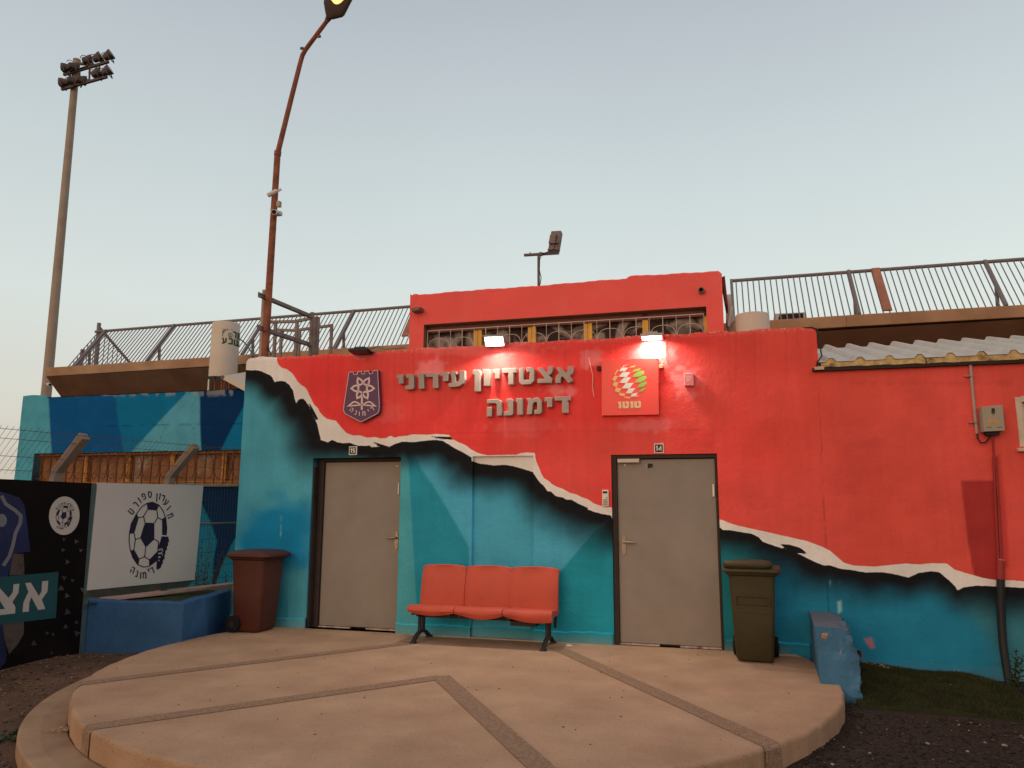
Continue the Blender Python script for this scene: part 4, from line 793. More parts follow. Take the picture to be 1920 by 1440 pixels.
mb = MB(); mb.box(HC.x-.2, HC.x+.05, 12.1, 12.12, hz0-.06, hz0-.005); mb.build('bottom_plate', BLACKP, t)
GRN = mat('tank_green', (.028,.075,.022), .6, .08, 9, 0)
def cylmap(x, y):          # crop (380,590) scale 9 -> wrapped on the tank
    X_ = HC.x+((x/9+380)-421)/FPX*(12.4*.962+HC.x*-.272+.0)*1.0; off = max(-.999, min(.999, (X_-HC.x)/hr_)); az0 = math.atan2(-12.4, -HC.x)
    a = az0+math.asin(off); return Vector((HC.x+(hr_+.004)*math.cos(a), 12.4+(hr_+.004)*math.sin(a), W(421, y/9+590, 12.1).z))
lt = MB()
put_glyph(lt, 'ע', 352, 420, 98, 0, cylmap, .24, .95); put_glyph(lt, 'ב', 455, 420, 98, 0, cylmap, .24, 1.0); put_glyph(lt, 'ט', 538, 427, 98, 0, cylmap, .24, .75); put_glyph(lt, 'ה', 584, 435, 98, 0, cylmap, .24, .25)
put_glyph(lt, 'ר', 510, 300, 110, 0, cylmap, .22, .75); put_glyph(lt, 'ו', 562, 305, 110, 0, cylmap, .22, .9); put_glyph(lt, 'א', 588, 308, 110, 0, cylmap, .22, .25)
lt.build('lettering', GRN, t)
lt = MB(); stroke(lt, ellipse(442, 318, 32, 36, 16), 8, cylmap, closed=True); stroke(lt, [(428,345),(442,300),(456,345)], 6, cylmap)
for k in range(5): stroke(lt, [(318+k*30, 212),(470-k*2, 212)] if k == 0 else [(320, 250+k*26-26), (345+(4-k)*24, 215+(k % 2)*8)], 5, cylmap)
stroke(lt, [(318,345),(470,215)], 9, cylmap); stroke(lt, [(318,300),(405,225)], 5, cylmap); stroke(lt, [(318,345),(318,215)], 4, cylmap); lt.build('emblem', GRN, t)
# flat panel leaning beside the heater
p = [W(413,709,11.9), W(421,704,11.9), W(458,722,11.9), W(458,731,11.9), W(446,730,11.9)]
t = thing('solar_panel', 'edge of a white flat solar panel sloping beside the water heater', 'solar panel', tuple(p[4]))
mb = MB(); mb.prism([p[0], p[1], p[2]+Vector((.5,0,-.22)), p[4]+Vector((.5,0,-.22))], (0, .9, .25)); mb.build('panel', TANK, t, bevel=.006)
mb = MB(); q = W(417,707,11.89); mb.obox(q, (.05,.012,.06), Matrix.Rotation(.5, 3, 'Y')); mb.build('clamp', RUST, t)
tag(MB().tube([W(446,634,12.1), W(456,640,11.6), W(465,650,10.6), W(471,660,9.6), W(474,668,9.1)], .012, 8).build('black_cable', BLACKP, smooth=60), 'black cable looping from the water heater to the white parapet corner', 'cable')
tag(MB().tube([W(496,600,9.5), W(500,640,9.4), W(503,655,9.32), W(508,664,9.15)], .012, 8).build('black_cable', BLACKP, smooth=60), 'black cable hanging at the foot of the rusty lamp pole', 'cable')
tag(MB().tube([W(1455,617.5,9.06), W(1495,615.5,9.03), W(1522,613.8,9.0), W(1531,617,8.99), W(1536.5,628,8.985), W(1538,652,8.99), W(1541,668,8.98), W(1533,678,8.98), W(1530,690,8.98)], .008, 8).build('black_cable', BLACKP, smooth=60), 'black cable bent over the right corner of the parapet', 'cable')
tag(MB().tube([W(1104,670,8.985), W(1108,688,8.985), W(1112,705,8.985), W(1111,725,8.985), W(1114,745,8.985)], .006, 6).build('pale_cable', mat('pink_cable', tuple(alb(214,120,100)), .6, .1, 5, 0)), 'short pale loose cable hanging left of the square sign', 'cable')
tag(MB().tube([W(688,655.5,9.0), W(700,653,8.98), W(708,649,9.05), W(713,652,9.05), W(722,655,9.0), W(760,652,9.02)], .006, 6).build('thin_cable', mat('teal_cable', (.06,.12,.11), .6, .1, 5, 0)), 'thin wire curled along the parapet by the unlit floodlight', 'cable')
tag(MB().tube([W(1249,676,8.985), W(1249.5,660,8.985), W(1249,640,8.99)], .004, 6).build('thin_cable', mat('dark_gutter', (1,1,1))), 'thin dark wire running down beside the right lit floodlight', 'cable')
# short white tank behind the parapet, right
c = W(1411,612,10.6); z1 = W(1411,590,10.6).z; t = thing('water_tank', 'short round pale tank on the roof right of the upper block', 'tank', (c.x, 10.6, 3.1)); r = .225
mb = MB(); mb.lathe((c.x, 10.6, 0), [(r,3.1),(r,z1-.03),(r*.97,z1-.008),(r*.5,z1+.012),(.01,z1+.015)], 36); mb.build('tank', mat('tank_pink', (.62,.50,.43), .55, .05, 2, .03), t, smooth=30)
p = [W(1361,552,11.6), W(1370,551,11.6), W(1376,602,11.6), W(1366,612,11.6), W(1361,600,11.6)]
t = thing('equipment_case', 'tall pale slim case between the upper block and the railing', 'case', tuple(p[3])); mb = MB(); mb.prism(p, (0, .4, 0)); mb.build('case', mat('pale_case', (.55,.52,.47), .6, .1, 5, .05), t, bevel=.01)
mb = MB(); mb.bar(W(1372,575,11.55), W(1366,612,11.55), .03, .03); mb.build('pipe', WHITEP, t)
# roof floodlight on its T-shaped post
Yr = 11.8; a = W(1010,540,Yr); b_ = W(1010.5,477,Yr); t = thing('roof_floodlight', 'grey floodlight on a T-shaped post above the upper red block', 'floodlight', (a.x, Yr, a.z-.4))
DG = mat('dark_grey_paint', (.135,.105,.105), .55, .12, 6, .08)
mb = MB(); mb.box(a.x-.018, a.x+.018, Yr-.018, Yr+.018, a.z-.5, b_.z); mb.build('post', DG, t)
mb = MB(); mb.bar(W(983,478.5,Yr), W(1048,474.5,Yr), .05, .036); mb.obox(W(1014,476.5,Yr-.03), (.05,.05,.055)); mb.obox(W(994,475,Yr), (.015,.015,.04)); mb.build('crossbar', DG, t)
f = lambda x, y, dy=0: W(970+x/12, 420+y/12, Yr+dy); q = [f(760,165), f(775,158), f(975,145), f(993,160), f(925,575), f(690,580)]
mb = MB(); mb.prism(q, (.0,.10,-.02)); mb.prism([f(735,235,-.03), f(880,228,-.03), f(850,400,-.03), f(705,405,-.03)], (0,.04,0)); mb.prism([f(700,390,-.05), f(915,385,-.05), f(908,425,-.05), f(700,430,-.05)], (0,.06,0)); mb.build('housing', mat('flood_grey', (.22,.175,.17), .55, .1, 6, .05), t, bevel=.006)
mb = MB(); mb.tube([f(975,355,-.04), f(950,615,-.04), f(700,635,-.04), f(690,560,-.04)], .008, 6); mb.tube([f(820,600,-.03), f(822,640,-.03)], .012, 6); mb.build('yoke', DG, t)
tag(MB().tube([f(880,240,-.045), f(865,290,-.06), f(870,380,-.06), f(845,480,-.06), f(830,560,-.05), f(540,690,-.03), f(505,800,-.03), f(498,1040,-.03), f(515,1120,-.04), f(535,1200,-.06), f(520,1320,-.04), f(500,1400,-.03)], .007, 6).build('black_cable', BLACKP), 'thin black cable hanging down the roof floodlight post', 'cable')
# ------------------------------------------------------------------ grandstand behind, with its inclined railings
CONC = mat('stand_concrete', (.44,.265,.16), .9, .12, 2.2, .25, 60, col2=(.30,.17,.10), c2scale=1.2, c2t=.55, c2soft=.15)
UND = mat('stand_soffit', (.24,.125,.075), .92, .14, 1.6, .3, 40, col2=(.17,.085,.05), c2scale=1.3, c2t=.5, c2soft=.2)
def zs(x): return 4.57+(min(x, 2)+14.57)*.0075
YE = 13.2; t = thing('grandstand', 'bare concrete grandstand edge with sloping soffit behind the red building', 'grandstand', (-4, YE, 0))
xa, xb = -14.55, 10.0; mb = MB(); 
for x0, x1 in ((xa, 2.0), (2.0, xb)):
    A = [(x0, YE, zs(x0)-.2), (x0, YE, zs(x0)), (x0, YE+1.0, zs(x0)), (x0, YE+1.0, zs(x0)-.2)]; C = [(x1, y, z+zs(x1)-zs(x0)) for _, y, z in A]; mb.loft([A, C])
mb.build('edge_slab', CONC, t, bevel=.012)
mb = MB()
prof = [(YE+.012, -.202), (YE+.95, -.202)]+[(YE+1+.8*k, -.25-.42*k) for k in range(9)]; low = [(YE+7.5, -4.2), (YE+2.4, -2.35)]
A = [(xa+.02, y, zs(xa)+z) for y, z in prof+low]; C = [(xb, y, zs(xb)+z) for y, z in prof+low]; mb.loft([A, C]); mb.build('soffit', UND, t)
mb = MB(); mb.box(xa+.4, xb, YE+2.1, YE+2.4, -.3, 2.75); mb.build('back_wall', UND, t)
RAIL = mat('railing_paint', (.195,.165,.175), .55, .12, 8, .06); BD = Vector((0, .614, .789)); RL = 1.235
def railing(x0, x1, label, group, posts, plates):
    t = thing('railing', label, 'railing', (x0, YE+.05, zs(x0)), group)
    b0 = Vector((x0, YE+.05, zs(x0))); b1 = Vector((x1, YE+.05, zs(x1)))
    mb = MB(); mb.tube([b0+BD*RL, b1+BD*RL], .032, 8); mb.build('top_rail', RAIL, t, smooth=50)
    n = int(round((x1-x0)/.0985)); n = min(n, 99)
    src = None
    for i in range(1, n):
        x = x0+(x1-x0)*i/n
        if src is None:
            mb = MB(); p = Vector((x, YE+.05, zs(x))); mb.tube([p, p+BD*(RL-.02)], .0105, 6, caps=False); src = mb.build('bar', RAIL, t); sx = x
        else:
            c = src.copy(); COL.objects.link(c); c.parent = t; c.location = (x-sx, 0, zs(x)-zs(sx))
    for x in posts:
        mb = MB(); p = Vector((x, YE+.03, zs(x))); mb.bar(p, p+BD*(RL+.01), .05, .06); q = p+BD*(RL*.42); mb.bar(q+Vector((0,.03,0)), Vector((x+.0, q.y+.06, zs(x)-.02)), .045, .045); mb.build('post', RAIL, t)
    for x, k0 in plates:
        mb = MB(); p = Vector((x, YE+.01, zs(x)))+BD*k0; mb.bar(p, Vector((x, YE+.01, zs(x)))+BD*(RL+.015), .13, .03); mb.build('rusty_plate', mat('rusty_plate_paint', (.36,.155,.11), .8, .2, 4, .2), t)
    return t
railing(W(118,680,YE).x, -5.0, 'grey inclined railing on the stand, left of the upper red block', 'grandstand railings', [W(140,677,YE).x, W(273,672,YE).x, W(452,658,YE).x, W(626,650,YE).x], [(W(752,640,YE).x, .25)])
railing(W(1374,605,YE).x, 9.0, 'grey inclined railing on the stand, right of the upper red block', 'grandstand railings', [W(1375,605,YE).x+.01, W(1612,588,YE).x, W(1888,572,YE).x, W(1888,572,YE).x+2.2], [(W(1666,583,YE).x, .06)])
# end railing running down the stand at its left end
xe = W(186,640,YE+.9).x; t = thing('end_railing', 'sloping end railing going down the left end of the stand', 'railing', (xe, YE+.8, zs(xe)))
ztop = W(192,612,YE+.85).z; p0 = Vector((xe, YE+.85, ztop)); sl_d = Vector((0, 3.6, -2.3))
mb = MB(); mb.bar(p0, p0+sl_d, .04, .05); mb.build('top_rail', RAIL, t)
mb = MB(); mb.box(xe-.03, xe+.03, YE+.82, YE+.88, zs(xe)-.1, ztop+.09); mb.build('post', RAIL, t)
mb = MB(); mb.bar(Vector((W(150,690,YE+.6).x, YE+.6, zs(xe)-.1)), Vector((W(155,648,YE+.6).x, YE+.6, zs(xe)+.52)), .05, .05); mb.build('post', RAIL, t)
for k in range(26):
    q = p0+sl_d*((k+.5)/26); mb = MB(); mb.cyl(q, q-Vector((0,0,1.1)), .0095, n=6, caps=False); mb.build('bar', RAIL, t)
for k in range(10):
    q = Vector((xe-.09*(k+1), YE+.85, ztop)); zb = zs(xe)-.1; mb = MB(); zt_ = ztop-.13-.094*(k+1); mb.cyl((q.x, q.y, zt_), (q.x, q.y, zb), .0095, n=6, caps=False); mb.build('bar', RAIL, t)
# cooling unit standing on the stand behind the railing
p = [W(1451,600,14.0), W(1510,598,14.0), W(1510,585,14.0), W(1452,588,14.0)]; t = thing('air_conditioner', 'pale box-shaped cooling unit with dark grille behind the right railing', 'air conditioner', tuple(p[0]))
mb = MB(); mb.prism([p[0]+Vector((0,0,-.2)), p[1]+Vector((0,0,-.2)), p[2], p[3]], (0,.35,0)); mb.build('case', mat('pale_case', (1,1,1)), t, bevel=.008)
mb = MB(); q = [W(1459,600,13.99), W(1506,598,13.99), W(1506,587,13.99), W(1462,589.5,13.99)]; mb.prism(q, (0,.008,0)); mb.build('grille', mat('grille_dark', (.03,.015,.018), .6, .1, 9, .1), t)
# ------------------------------------------------------------------ floodlight mast
Ym = 22.0; mx = W(87,735,Ym).x; mzt = W(144,114,Ym).z; t = thing('floodlight_mast', 'tall beige stadium light mast with two rows of lamps', 'floodlight mast', (mx-.1, Ym, 0))
mxt = W(144,114,Ym).x; MASTP = mat('mast_paint', (.37,.285,.225), .65, .1, 2, .1, col2=(.28,.19,.14), c2scale=.8, c2t=.6)
mb = MB(); mb.tube([(mx+.02,Ym,-.3),(mx-.0,Ym,6),(mxt,Ym,mzt)], [.20,.175,.125], 18); mb.cyl((mxt,Ym,mzt),(mxt,Ym,mzt+.05),.14,n=14); mb.build('pole', MASTP, t, smooth=40)
MD = mat('mast_lamp_paint', (.105,.08,.08), .6, .15, 5, .1)
f = lambda x, y, dy=0: W(60+x/6.545, 60+y/6.545, Ym+dy)
mb = MB()
for a, b_ in (((390,525),(940,365)), ((365,705),(920,550)), ((480,495),(700,425)), ((590,390),(760,400))): mb.bar(f(*a,-.22), f(*b_,-.22), .09, .09)
for x, ya, yb2 in ((470,500,660),(585,470,640),(708,430,600),(828,395,560)): mb.bar(f(x,ya,-.2), f(x-5,yb2,-.2), .05, .05)
mb.bar(f(560,570,-.2), f(740,600,-.2), .07, .07); mb.build('crossarm', MD, t)
def flood(x, y, d, k=.64):
    c = f(x, y, -.25); d = Vector(d).normalized(); u = Vector((0,0,1)); s_ = d.cross(u).normalized(); u = s_.cross(d)
    R_ = lambda a, w_, h_: [c+d*a*k+s_*math.copysign(abs(math.cos(v))**.6, math.cos(v))*w_*k+u*math.copysign(abs(math.sin(v))**.6, math.sin(v))*h_*k for v in [2*math.pi*j/16 for j in range(16)]]
    mb = MB(); mb.loft([R_(-.34,.10,.10), R_(-.30,.17,.17), R_(-.05,.20,.21), R_(.05,.24,.25), R_(.20,.27,.27), R_(.24,.27,.27)]); o_ = mb.build('floodlight', MD, t, smooth=40)
    mb = MB(); mb.tube([c+d*.08*k-s_*.29*k, c-u*.36*k-s_*.29*k, c-u*.36*k+s_*.29*k, c+d*.08*k+s_*.29*k], .02, 6); mb.build('yoke', MD, o_)
    mb = MB(); h_ = c-d*.22*k+u*.18*k; mb.tube([h_+d*.12*math.cos(a)+u*.11*math.sin(a) for a in np.linspace(0, math.pi, 9)], .013, 6); mb.build('ring', MD, o_)
    mb = MB(); mb.add(R_(.242,.24,.24), [tuple(range(16))]); mb.build('lens', mat('dark_glass', (1,1,1)), o_)
flood(425,440,(-.95,-.3,-.05)); flood(520,425,(.5,.8,.1)); flood(690,345,(.7,.4,.25)); flood(810,315,(.72,.3,.5)); flood(940,290,(.75,.2,.5))
flood(395,622,(-.95,-.3,-.05)); flood(505,600,(.5,.8,.1)); flood(610,590,(.5,.8,.1)); flood(795,505,(.72,.3,.5)); flood(920,480,(.75,.2,.5))
t, c, a = seccam('security_camera', 'small white camera on the beige mast above the blue wall', 92, 721, (.85,-.5,-.15), .30, .06, Ym-.35)
# ------------------------------------------------------------------ blue annex wall on the left
YA = 12.0; ax0 = W(45,735,YA).x; ax1 = -6.5; az = W(230,736,YA).z
AW = (W(61,880,YA).x, W(452,880,YA).x-.0, W(250,908,YA).z, W(250,847,YA).z)
def annex_paint(P):
    Q = np.array(P, float).copy(); Q[:, 1] = YA; x, y = topx(Q); n = len(x)
    c = np.tile(np.array(alb(6,57,87)), (n, 1))
    c = mixc(c, alb(8,76,96), soft([(218,700),(218,765),(232,852),(235,912),(500,912),(500,700)], x, y, 3))
    c = mixc(c, alb(65,110,114), soft([(347,738),(243,850),(200,912),(382,912),(378,850),(374,738),(374,700),(385,690)], x, y, 2.5))
    c = mixc(c, alb(3,32,56), soft([(374,700),(374,738),(378,850),(381,912),(384,912),(410,850),(455,765),(500,690)], x, y, 2.5))
    c = mixc(c, alb(62,112,114), soft([(-40,700),(88,700),(90,738),(97,850),(100,912),(-40,912)], x, y, 2.5))
    lowr = y > 908
    c = mixc(c, alb(5,23,42), lowr.astype(float))
    c = mixc(c, alb(16,74,86), lowr*soft([(340,930),(377,943),(395,980),(407,1015),(400,1050),(398,1100),(398,1200),(300,1200)], x, y, 2.5))
    c = mixc(c, alb(16,74,86), lowr*soft([(446,1002),(437,1016),(415,1060),(403,1100),(398,1200),(520,1200),(520,960)], x, y, 2.5))
    s = np.exp(-((y-798+.02*(x-250))/1.3)**2)*(x > 180)*(vnoise(x, y, 14, 31) > .38)
    c = c*(1-.45*s[:, None]); ch = np.clip((vnoise(x, y, 3.2, 32)-.86)*9, 0, 1)*(vnoise(x, y, 30, 33) > .5); c = mixc(c, alb(20,40,60), ch*.7)
    tp = np.clip(1-(y-737-4*(vnoise(x, y, 9, 34)))/5, 0, 1)*(vnoise(x, y*0, 6, 35) > .5); c = mixc(c, alb(120,105,95), tp*.6)
    return c*(1+.14*(vnoise(x, y, 20, 36)-.5)[:, None])
AP = mat('annex_paint', (1,1,1), .8, .08, 4, .35, 40, spec=.08); _a = AP.node_tree.nodes.new('ShaderNodeAttribute'); _a.attribute_name = 'paint'
for nd in AP.node_tree.nodes:
    if nd.type == 'MIX' and nd.blend_type == 'MULTIPLY': AP.node_tree.links.new(_a.outputs['Color'], nd.inputs[6])
AN = thing('annex_building', 'low blue and turquoise painted wall block with barred window at left', 'building', ((ax0+ax1)/2, YA, 0))
gx = lines(ax0, ax1, .022, AW[:2]); gz = lines(-.4, az, .022, AW[2:]); X, Z = np.meshgrid(gx, gz)
XC = (gx[:-1]+gx[1:])/2; ZC = (gz[:-1]+gz[1:])/2; xc, zc = np.meshgrid(XC, ZC); keep = ~((xc > AW[0]) & (xc < AW[1]) & (zc > AW[2]) & (zc < AW[3]))
idx = np.arange(X.size).reshape(X.shape); q = np.stack([idx[:-1,:-1], idx[:-1,1:], idx[1:,1:], idx[1:,:-1]], -1)[keep]
Zt = np.where(Z > az-.03, Z+(vnoise(X, X*0, .3, 41)-.5)*.04-.05*((X > ax0+.62))+.03*(X < ax0+.6), Z)
Xt = X-np.where(X < ax0+.03, .03*np.clip((1.9-Z), 0, 1)+.012*vnoise(Z, Z*0, .35, 43), 0)
vl = (np.stack([Xt, np.full_like(X, YA)+.02*(vnoise(X, Z, .5, 42)-.5), Zt], -1).reshape(-1, 3)-np.array(LOC[AN.name])).tolist(); fs = q.tolist()
def addv(p):
    i = len(vl); vl.extend([list(np.array(a, float)-np.array(LOC[AN.name])) for a in p]); fs.append([i, i+1, i+2, i+3])
tz = az-.03
addv([(ax0,YA,tz),(ax1,YA,tz),(ax1,YA+1.0,tz),(ax0,YA+1.0,tz)]); addv([(ax0,YA,-.4),(ax0,YA+1.0,-.4),(ax0,YA+1.0,tz),(ax0,YA,tz)])
for a, b_ in (((AW[0],AW[2]),(AW[0],AW[3])), ((AW[1],AW[2]),(AW[1],AW[3])), ((AW[0],AW[3]),(AW[1],AW[3])), ((AW[0],AW[2]),(AW[1],AW[2]))): addv([(a[0],YA,a[1]),(b_[0],YA,b_[1]),(b_[0],YA+.16,b_[1]),(a[0],YA+.16,a[1])])
me = bpy.data.meshes.new('wall'); me.from_pydata(vl, [], fs); me.materials.append(AP); o = bpy.data.objects.new('wall', me); COL.objects.link(o); o.parent = AN
co = np.empty(len(me.vertices)*3); me.vertices.foreach_get('co', co); cc = annex_paint(co.reshape(-1, 3)+np.array(LOC[AN.name]))
a = me.attributes.new('paint', 'FLOAT_COLOR', 'POINT'); a.data.foreach_set('color', np.concatenate([np.clip(cc, 0, 1), np.ones((len(cc), 1))], 1).astype(np.float32).ravel())
ORA = mat('orange_wood_paint', (.56,.25,.055), .6, .2, 7, .15, col2=(.24,.09,.035), c2scale=5, c2t=.58, c2soft=.1)
mb = MB(); yw = YA+.10
mb.box(AW[0], AW[1], yw, yw+.05, AW[2], AW[2]+.05); mb.box(AW[0], AW[1], yw, yw+.05, AW[3]-.05, AW[3])
for xp in (62, 160, 240, 322, 420): x = W(xp, 880, yw).x; mb.box(x-.05, x+.05, yw-.01, yw+.05, AW[2]+.05, AW[3]-.05)
wn = mb.build('window', ORA, AN); wn['label'] = 'long low window with orange frame behind a rusty curled grille'
mb = MB(); mb.box(AW[0], AW[1], yw+.06, yw+.08, AW[2], AW[3]); mb.build('pane', mat('orange_blind', (.27,.115,.045), .5, .25, 2.5, .1, col2=(.34,.26,.20), c2scale=.9, c2t=.58, c2soft=.05), wn)
GRR = mat('rusty_grille', (.14,.05,.03), .8, .25, 12, .2); mb = MB(); yg = YA+.04; h = AW[3]-AW[2]; n = 24; st = (AW[1]-AW[0])/n
for i in range(n+1):
    x = AW[0]+st*i; mb.bar((x, yg, AW[2]), (x, yg, AW[3]), .018, .018)
    if i % 2:
        for s_ in (-1, 1):
            for v in (-1, 1): mb.tube([(x+s_*(.012+.16*(1-math.cos(a))*.5), yg-.015, AW[2]+h*.52+v*h*.34*math.sin(a)) for a in np.linspace(0, math.pi*.62, 8)], .009, 5)
for z in (AW[2]+.03, AW[3]-.05): mb.bar((AW[0], yg, z), (AW[1], yg, z), .014, .014)
mb.build('grille', GRR, wn)
mb = MB(); mb.box(W(372,905,YA).x, AW[1], YA-.06, YA+.05, AW[2]-.05, AW[2]-.005); mb.build('sill', mat('sill_grey', (.18,.15,.14), .8, .2, 6, .2), wn, bevel=.006)
# ------------------------------------------------------------------ fence line with banners on the left
A0 = G(148,1229,-.15); TH = math.radians(10); FD = Vector((math.sin(TH), math.cos(TH), 0)); FN = Vector((math.cos(TH), -math.sin(TH), 0))
def FP(px, py, off=0.0):           # point on the banner plane shifted by off towards the viewer side
    A = (A0.x+FN.x*off, A0.y+FN.y*off); return PL(px, py, A, (FN.x, FN.y))
def fpos(s_, z, off=0.0): return Vector((A0.x, A0.y, 0))+FD*s_+FN*off+Vector((0,0,z))
CPOST = mat('concrete_post', (.225,.18,.15), .9, .15, 6, .35)
def s_at(px): p = FP(px, 905); return (p-Vector((A0.x, A0.y, p.z))).dot(FD)
for px, lab in ((113, 'concrete fence post with angled arm, above the black banner'), (326, 'concrete fence post with angled arm, above the white banner')):
    s_ = s_at(px); o = -.09; t = thing('fence_post', lab, 'fence post', tuple(fpos(s_, -.2, o)), 'concrete fence posts with angled tops'); mb = MB()
    tip = fpos(s_, 1.90+.42, o)+FN*.44; bs = fpos(s_, 1.88, o); R_ = lambda c, u: [c+FD*a*.05+u*b_*.05 for a, b_ in ((-1,-1),(1,-1),(1,1),(-1,1))]
    u2 = (FN*.7-Vector((0,0,1))*.7).normalized()
    mb.loft([R_(fpos(s_, -.3, o), FN), R_(bs-Vector((0,0,.05)), FN), R_(bs+Vector((0,0,.05))+FN*.02, (FN+u2).normalized()), R_(tip, u2)]); mb.build('post', CPOST, t, bevel=.008)
WIRE = mat('fence_wire', (.10,.075,.062), .6, .2, 9, 0)
s0, s1 = -2.6, 2.9; t = thing('wire_fence', 'wire fence with leaning top strands behind the banners', 'fence', tuple(fpos(0, -.2, -.09)))
mb = MB(); k = s0
tp = lambda s_, e: fpos(s_, 1.90+e, -.09)+FN*(.02+e*1.04)
while k < s1:
    if True: mb.tube([tp(k, -.02), tp(k, .45)], .0022, 4, caps=False)
    k += .062
for e in (.02, .16, .33, .42): mb.tube([tp(s0, e), tp(s1, e)], .0028, 4, caps=False)
mb.build('leaning_strands', WIRE, t)
TW = mat('teal_wire', (.02,.075,.085), .6, .15, 9, 0); mb = MB(); k = 1.45
while k < s1: mb.tube([fpos(k, .45, -.05), fpos(k, 1.85, -.05)], .0028, 4, caps=False); k += .055
for i in range(8): mb.tube([fpos(1.4, .55+i*.18, -.052), fpos(s1, .55+i*.18, -.052)], .0028, 4, caps=False)
mb.build('mesh_panel', TW, t)
mb = MB(); p = FP(378,982,-.04); mb.tube([fpos(1.4, p.z, -.04), fpos(s1, p.z, -.04)], .014, 8); mb.build('rail', mat('rail_grey', (.20,.17,.15), .6, .1, 8, .1), t)
# kerb under the fence and the blue planter in front of it
zk = .46; mb = MB(); mb.prism([fpos(.28, -.3, -.12), fpos(2.45, -.3, -.12), fpos(2.45, -.3, .05), fpos(.28, -.3, .05)], (0,0,zk+.3)); KB = mat('kerb_pink', (.44,.29,.235), .9, .15, 6, .3); tag(mb.build('fence_kerb', KB, bevel=.01), 'pinkish concrete kerb under the white banner', 'kerb')
BLUE = mat('planter_blue', tuple(alb(34,56,76)), .75, .14, 2.4, .3, 50, col2=alb(46,70,88), c2scale=1.6, c2t=.58, c2soft=.16)
zc = .44; Pc = [W(157,1122,7.44), W(345,1130,7.70), Vector((-6.40, 8.97, 0))]; Pc = [Vector((p.x, p.y, 0)) for p in Pc]
t = thing('planter', 'low blue-painted masonry planter beneath the white banner', 'planter', (Pc[1].x, Pc[1].y, 0)); th = .13
d1 = (Pc[1]-Pc[0]).normalized(); d2 = (Pc[2]-Pc[1]).normalized(); n1 = Vector((-d1.y, d1.x, 0)); n2 = Vector((-d2.y, d2.x, 0))
ci = Pc[1]+(n1+n2)*th
outer = [Pc[0], Pc[1], Pc[2]]; inner = [Pc[0]+n1*th, ci, Pc[2]+n2*th]
mb = MB(); n = 30; ov = []; iv = []
for a, b_, c_, e in ((outer[0],outer[1],inner[0],inner[1]), (outer[1],outer[2],inner[1],inner[2])):
    for i in range(n+1): ov.append(a.lerp(b_, i/n)); iv.append(c_.lerp(e, i/n))
m_ = len(ov); hz = [zc+.005*math.sin(i*.35)+.003*math.sin(i*1.7)+.02*max(0, 1-i/20) for i in range(m_)]
vs = [Vector((p.x, p.y, z)) for p, zz in zip(ov, hz) for z in (-.35, zz-.012)]+[Vector((p.x, p.y, zz)) for p, zz in zip([a.lerp(b_, .1) for a, b_ in zip(ov, iv)], hz)]+[Vector((p.x, p.y, zz)) for p, zz in zip(iv, hz)]+[Vector((p.x, p.y, .2)) for p in iv]
fsx = []
for i in range(m_-1):
    fsx += [(2*i, 2*i+2, 2*i+3, 2*i+1), (2*i+1, 2*i+3, 2*m_+i+1, 2*m_+i), (2*m_+i, 2*m_+i+1, 3*m_+i+1, 3*m_+i), (3*m_+i, 3*m_+i+1, 4*m_+i+1, 4*m_+i)]
mb.add(vs, fsx); mb.build('wall', BLUE, t)
TURF = mat('turf_green', (.034,.042,.014), .95, .3, 8, .5, 120)
mb = MB(); tf = [inner[0]+n1*.002, inner[1], inner[2]+n2*.002, fpos(1.75, 0, .068), fpos(.0, 0, .068)]; mb.add([(p.x, p.y, .425) for p in tf], [(0,1,2,3,4)]); mb.build('turf', TURF, t)
